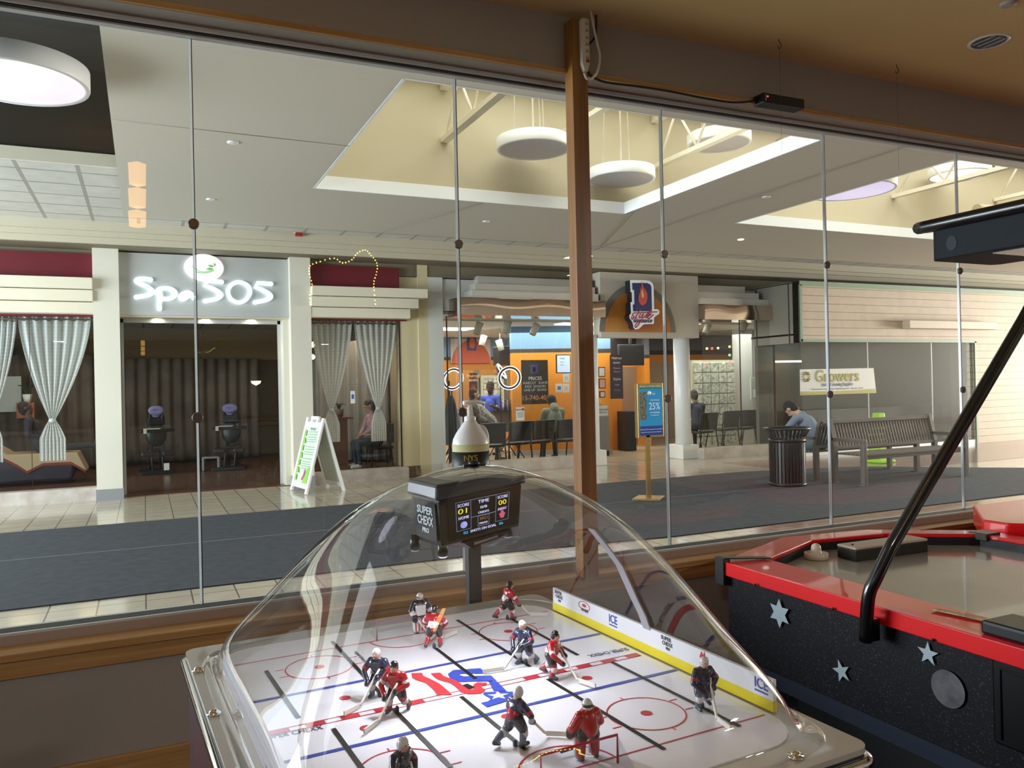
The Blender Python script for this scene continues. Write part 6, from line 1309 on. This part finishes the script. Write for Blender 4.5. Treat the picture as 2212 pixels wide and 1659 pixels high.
# corner guard at far left, latch at the far right
cg = outer[1]; cgi = inner[1]
MB().prism([cg+Vector((-.012, .02, .004)), cg+Vector((-.012, -.04, .004)), cgi+Vector((0, -.03, .004)), cgi+Vector((0, .02, .004))], (0, 0, .006)).box((cg.x-.012, cg.y-.03, ZA-.12), (cg.x+.03, cg.y+.03, ZA+.006)).build('corner_guard', M('guard_black', '2a2c2c', .3), ah, True, bevel=.012)
lt = I[3]; MB().box((lt.x-.05, lt.y-.05, ZA-.03), (lt.x+.06, lt.y+.05, ZA+.008)).build('latch', M('latch_dark', '3c3832', .3, .5), ah, True, bevel=.004)
for px, py in ((1632, 1246), (1799, 1297), (2015, 1359)):
    c_ = atX(px, py, outer[0].x); MB().lathe([(.006, 0), (.005, -.004), (.0001, -.005)], (outer[0].x-.0, c_.y, ZA-.068), 10, axis='x').build('screw', BLK, ah, True)
a = atZ(2010, 1316, ZA+.002); b = atZ(2140, 1345, ZA+.002); w_ = Vector((.03, 0, 0)); MB().prism([a, b, b+w_, a+w_], (0, 0, .001)).build('gold_label', M('label_gold_foil', 'a8905a', .25, .6, noise=(60, '4a3a20')), ah, True)
a = atZ(2160, 1352, ZA); MB().box((outer[0].x+.03, a.y-.75, ZA-.01), (outer[0].x+.19, a.y, ZA+.035)).build('goal_hood', M('hood_black', '14171c', .35), ah, True, bevel=.01)
c0, c1 = atX(2148, 1430, xl), atX(2148, 1600, xl)
mb = MB(); R_ = [(c0.y-.0, c0.z), (c0.y-.0, c1.z-.02), (c0.y-.5, c1.z-.02), (c0.y-.5, c0.z+.0)]
mb.box((xl-.015, c0.y-.5, max(.31, c1.z)), (xl, c0.y, c0.z+.02)); mb.build('coin_door', M('coin_door_black', '08090b', .3), ah, True, bevel=.014)
MB().tube([(xl-.016, c0.y-.03, max(.33, c1.z)+.02), (xl-.016, c0.y-.03, c0.z-.01), (xl-.016, c0.y-.45, c0.z-.01)], .004, 6).build('door_frame', M('coin_door_edge', '14181a', .2), ah, True)
# support arm and overhead scoreboard
XP = 2.345
pa = [(XP, 2.06, .60), (XP, 2.06, .74), (XP, 2.055, .82), (XP+.03, 2.045, .90), (XP+.08, 2.03, .98)]
end = atX(2212, 690, 2.92); P = [Vector(p) for p in pa]; last = end+(end-P[-1]).normalized()*.34
p0_ = atX(1870, 1385, XP); p1_ = atX(1876, 1290, XP); p2_ = atX(1893, 1247, XP+.02); p3_ = atX(1925, 1180, XP+.07)
P = smoothline([p0_, p1_, p2_, p3_], 5)+[end, last]
MB().tube(P, .0235, 14).build('support_arm', M('arm_black', '0b0c0e', .22, coat=.5), ah, True)
MB().box((XP+.01, p0_.y-.022, p0_.z+.0), (XP+.05, p0_.y+.022, p0_.z+.08)).build('arm_bracket', BLKM, ah, True, bevel=.004)
oy = 2.305; x0, x1, z0, z1 = 3.0, 3.42, 2.105, 2.24
HB = M('overhead_slate', '10181e', .6)
HB.node_tree.nodes['Principled BSDF'].inputs['Specular IOR Level'].default_value = .15
MB().prism([(x0, .4, z0), (x0, oy-.03, z0), (x0+.03, oy, z0), (x1-.03, oy, z0), (x1, oy-.03, z0), (x1, .4, z0)], (0, 0, z1-z0)).build('overhead_box', HB, ah, True, bevel=.004)
MB().tube(smoothline([(x0-.01, .35, z1+.01), (x0-.008, oy-.12, z1+.01), (x0+.04, oy-.05, z1+.01), (x1-.04, oy-.05, z1+.01), (x1+.008, oy-.12, z1+.01), (x1+.01, .35, z1+.01)], 5), .026, 10).box((x0, .35, z1), (x1, oy-.07, z1+.03)).build('overhead_rim', BLKM, ah, True)
MB().box((x0+.04, .5, z0-.006), (x1-.04, oy-.25, z0)).build('score_display', M('display_dark_red', '2a0c10', .2), ah, True)
c_ = atX(2056, 525, x0); MB().prism([Vector((x0-.002, c_.y+.022*math.sin(k*PI/10)*(1+.15*(k % 2)), c_.z+.03*math.cos(k*PI/10))) for k in range(20)], (.002, 0, 0)).build('worn_sticker', M('sticker_worn', '28323a', .8), ah, True)
# mallet and light box on the playfield
ZP = ZA-.06
c_ = atZ(1763, 1207, ZP); IV = M('mallet_ivory', 'd4c6ae', .35)
tag(MB().lathe([(.05, 0), (.056, .004), (.056, .03), (.051, .032), (.046, .018), (.026, .014), (.024, .05), (.020, .066), (.010, .074), (.0001, .076)], c_, 32).build('air_hockey_mallet', IV), 'cream knobbed mallet on the far left of the air hockey playfield', 'mallet')
a, b = atZ(1850, 1214, ZP), atZ(2005, 1192, ZP); t = thing('score_box', 'long low black box with a cream top on the air hockey playfield', 'box', tuple((a+b)/2))
d = (b-a).normalized(); nrm_ = Vector((-d.y, d.x, 0)); nrm_ = nrm_ if nrm_.y > 0 else -nrm_
MB().prism([a, b, b+nrm_*.12, a+nrm_*.12], (0, 0, .055)).build('case', M('case_black', '14120f', .4), t, True, bevel=.004)
MB().prism([a+Vector((0, 0, .055)), b+Vector((0, 0, .055)), b+nrm_*.12+Vector((0, 0, .055)), a+nrm_*.12+Vector((0, 0, .055))], (0, 0, .012)).build('cream_lid', M('lid_cream', 'b5a894', .5), t, True, bevel=.004)
MB().ball(a+nrm_*.06+d*.04+Vector((0, 0, .068)), .006, 8).build('knob', BLK, t, True)
# second red table at the right edge
t = thing('red_game_table', 'corner of a second red game table at the right edge by the window', 'game table', (4.9, 2.9, 0)); q = atZ(2160, 1128, .84)
PT = [(q.x, q.y-.04), (q.x+.0, q.y+.10), (q.x+.42, q.y+.45), (q.x+1.6, q.y+.45), (q.x+1.6, q.y-1.6), (q.x+.25, q.y-1.6), (q.x+.25, q.y-.3)]
MB().prism([(x, y, .72) for x, y in PT], (0, 0, .12)).build('red_top', M('rim_red'), t, True, bevel=.012)
MB().prism([(x+.06, y, 0) for x, y in PT[2:]], (0, 0, .72)).build('body', M('pedestal_black'), t, True)

# ============================================================ LAMPS BEHIND THE CAMERA THAT THE GLASS REFLECTS
def mirror(px, py, Yv): p = atY(px, py, Yv); return Vector((p.x, 2*YG-p.y, p.z))
AMB = M('amber_glass_glow', 'ffb860', .4, emit=10, noise=(5, 'ffe0a0'))
t = thing('amber_pendant', 'stack of three amber glass shades, reflected in the shop window at the left', 'pendant light', tuple(mirror(295, 490, 6.4)))
for y0, y1 in ((350, 400), (405, 448), (453, 490)):
    a = mirror(297, y0, 6.4); b = mirror(297, y1, 6.4); MB().lathe([(.055, 0), (.06, a.z-b.z-.01)], b, 4).build('glass_shade', AMB, t, True)
MB().tube([mirror(297, 350, 6.4), mirror(297, 350, 6.4)*1.0+Vector((0, 0, .1))], .008, 6).build('rod', BLK, t, True)
t = thing('bulb_garland', 'string of tiny yellow lights, reflected in the window over the maroon panel', 'string lights', tuple(mirror(740, 600, 8.9)))
gp = [(668, 655), (668, 635), (672, 612), (666, 590), (668, 572), (690, 563), (720, 556), (738, 566), (758, 559), (770, 545), (787, 538), (800, 550), (812, 566), (812, 585), (806, 605), (806, 625), (809, 655)]
G = smoothline([mirror(x, y, 8.9) for x, y in gp], 3)
MB().tube(G, .003, 5).build('wire', BLK, t, True)
for p in G[::1]: MB().ball(p+Vector((.01, 0, -.01)), .009, 6).build('bulb', M('bulb_glow', 'ffe860', .4, emit=26), t, True)
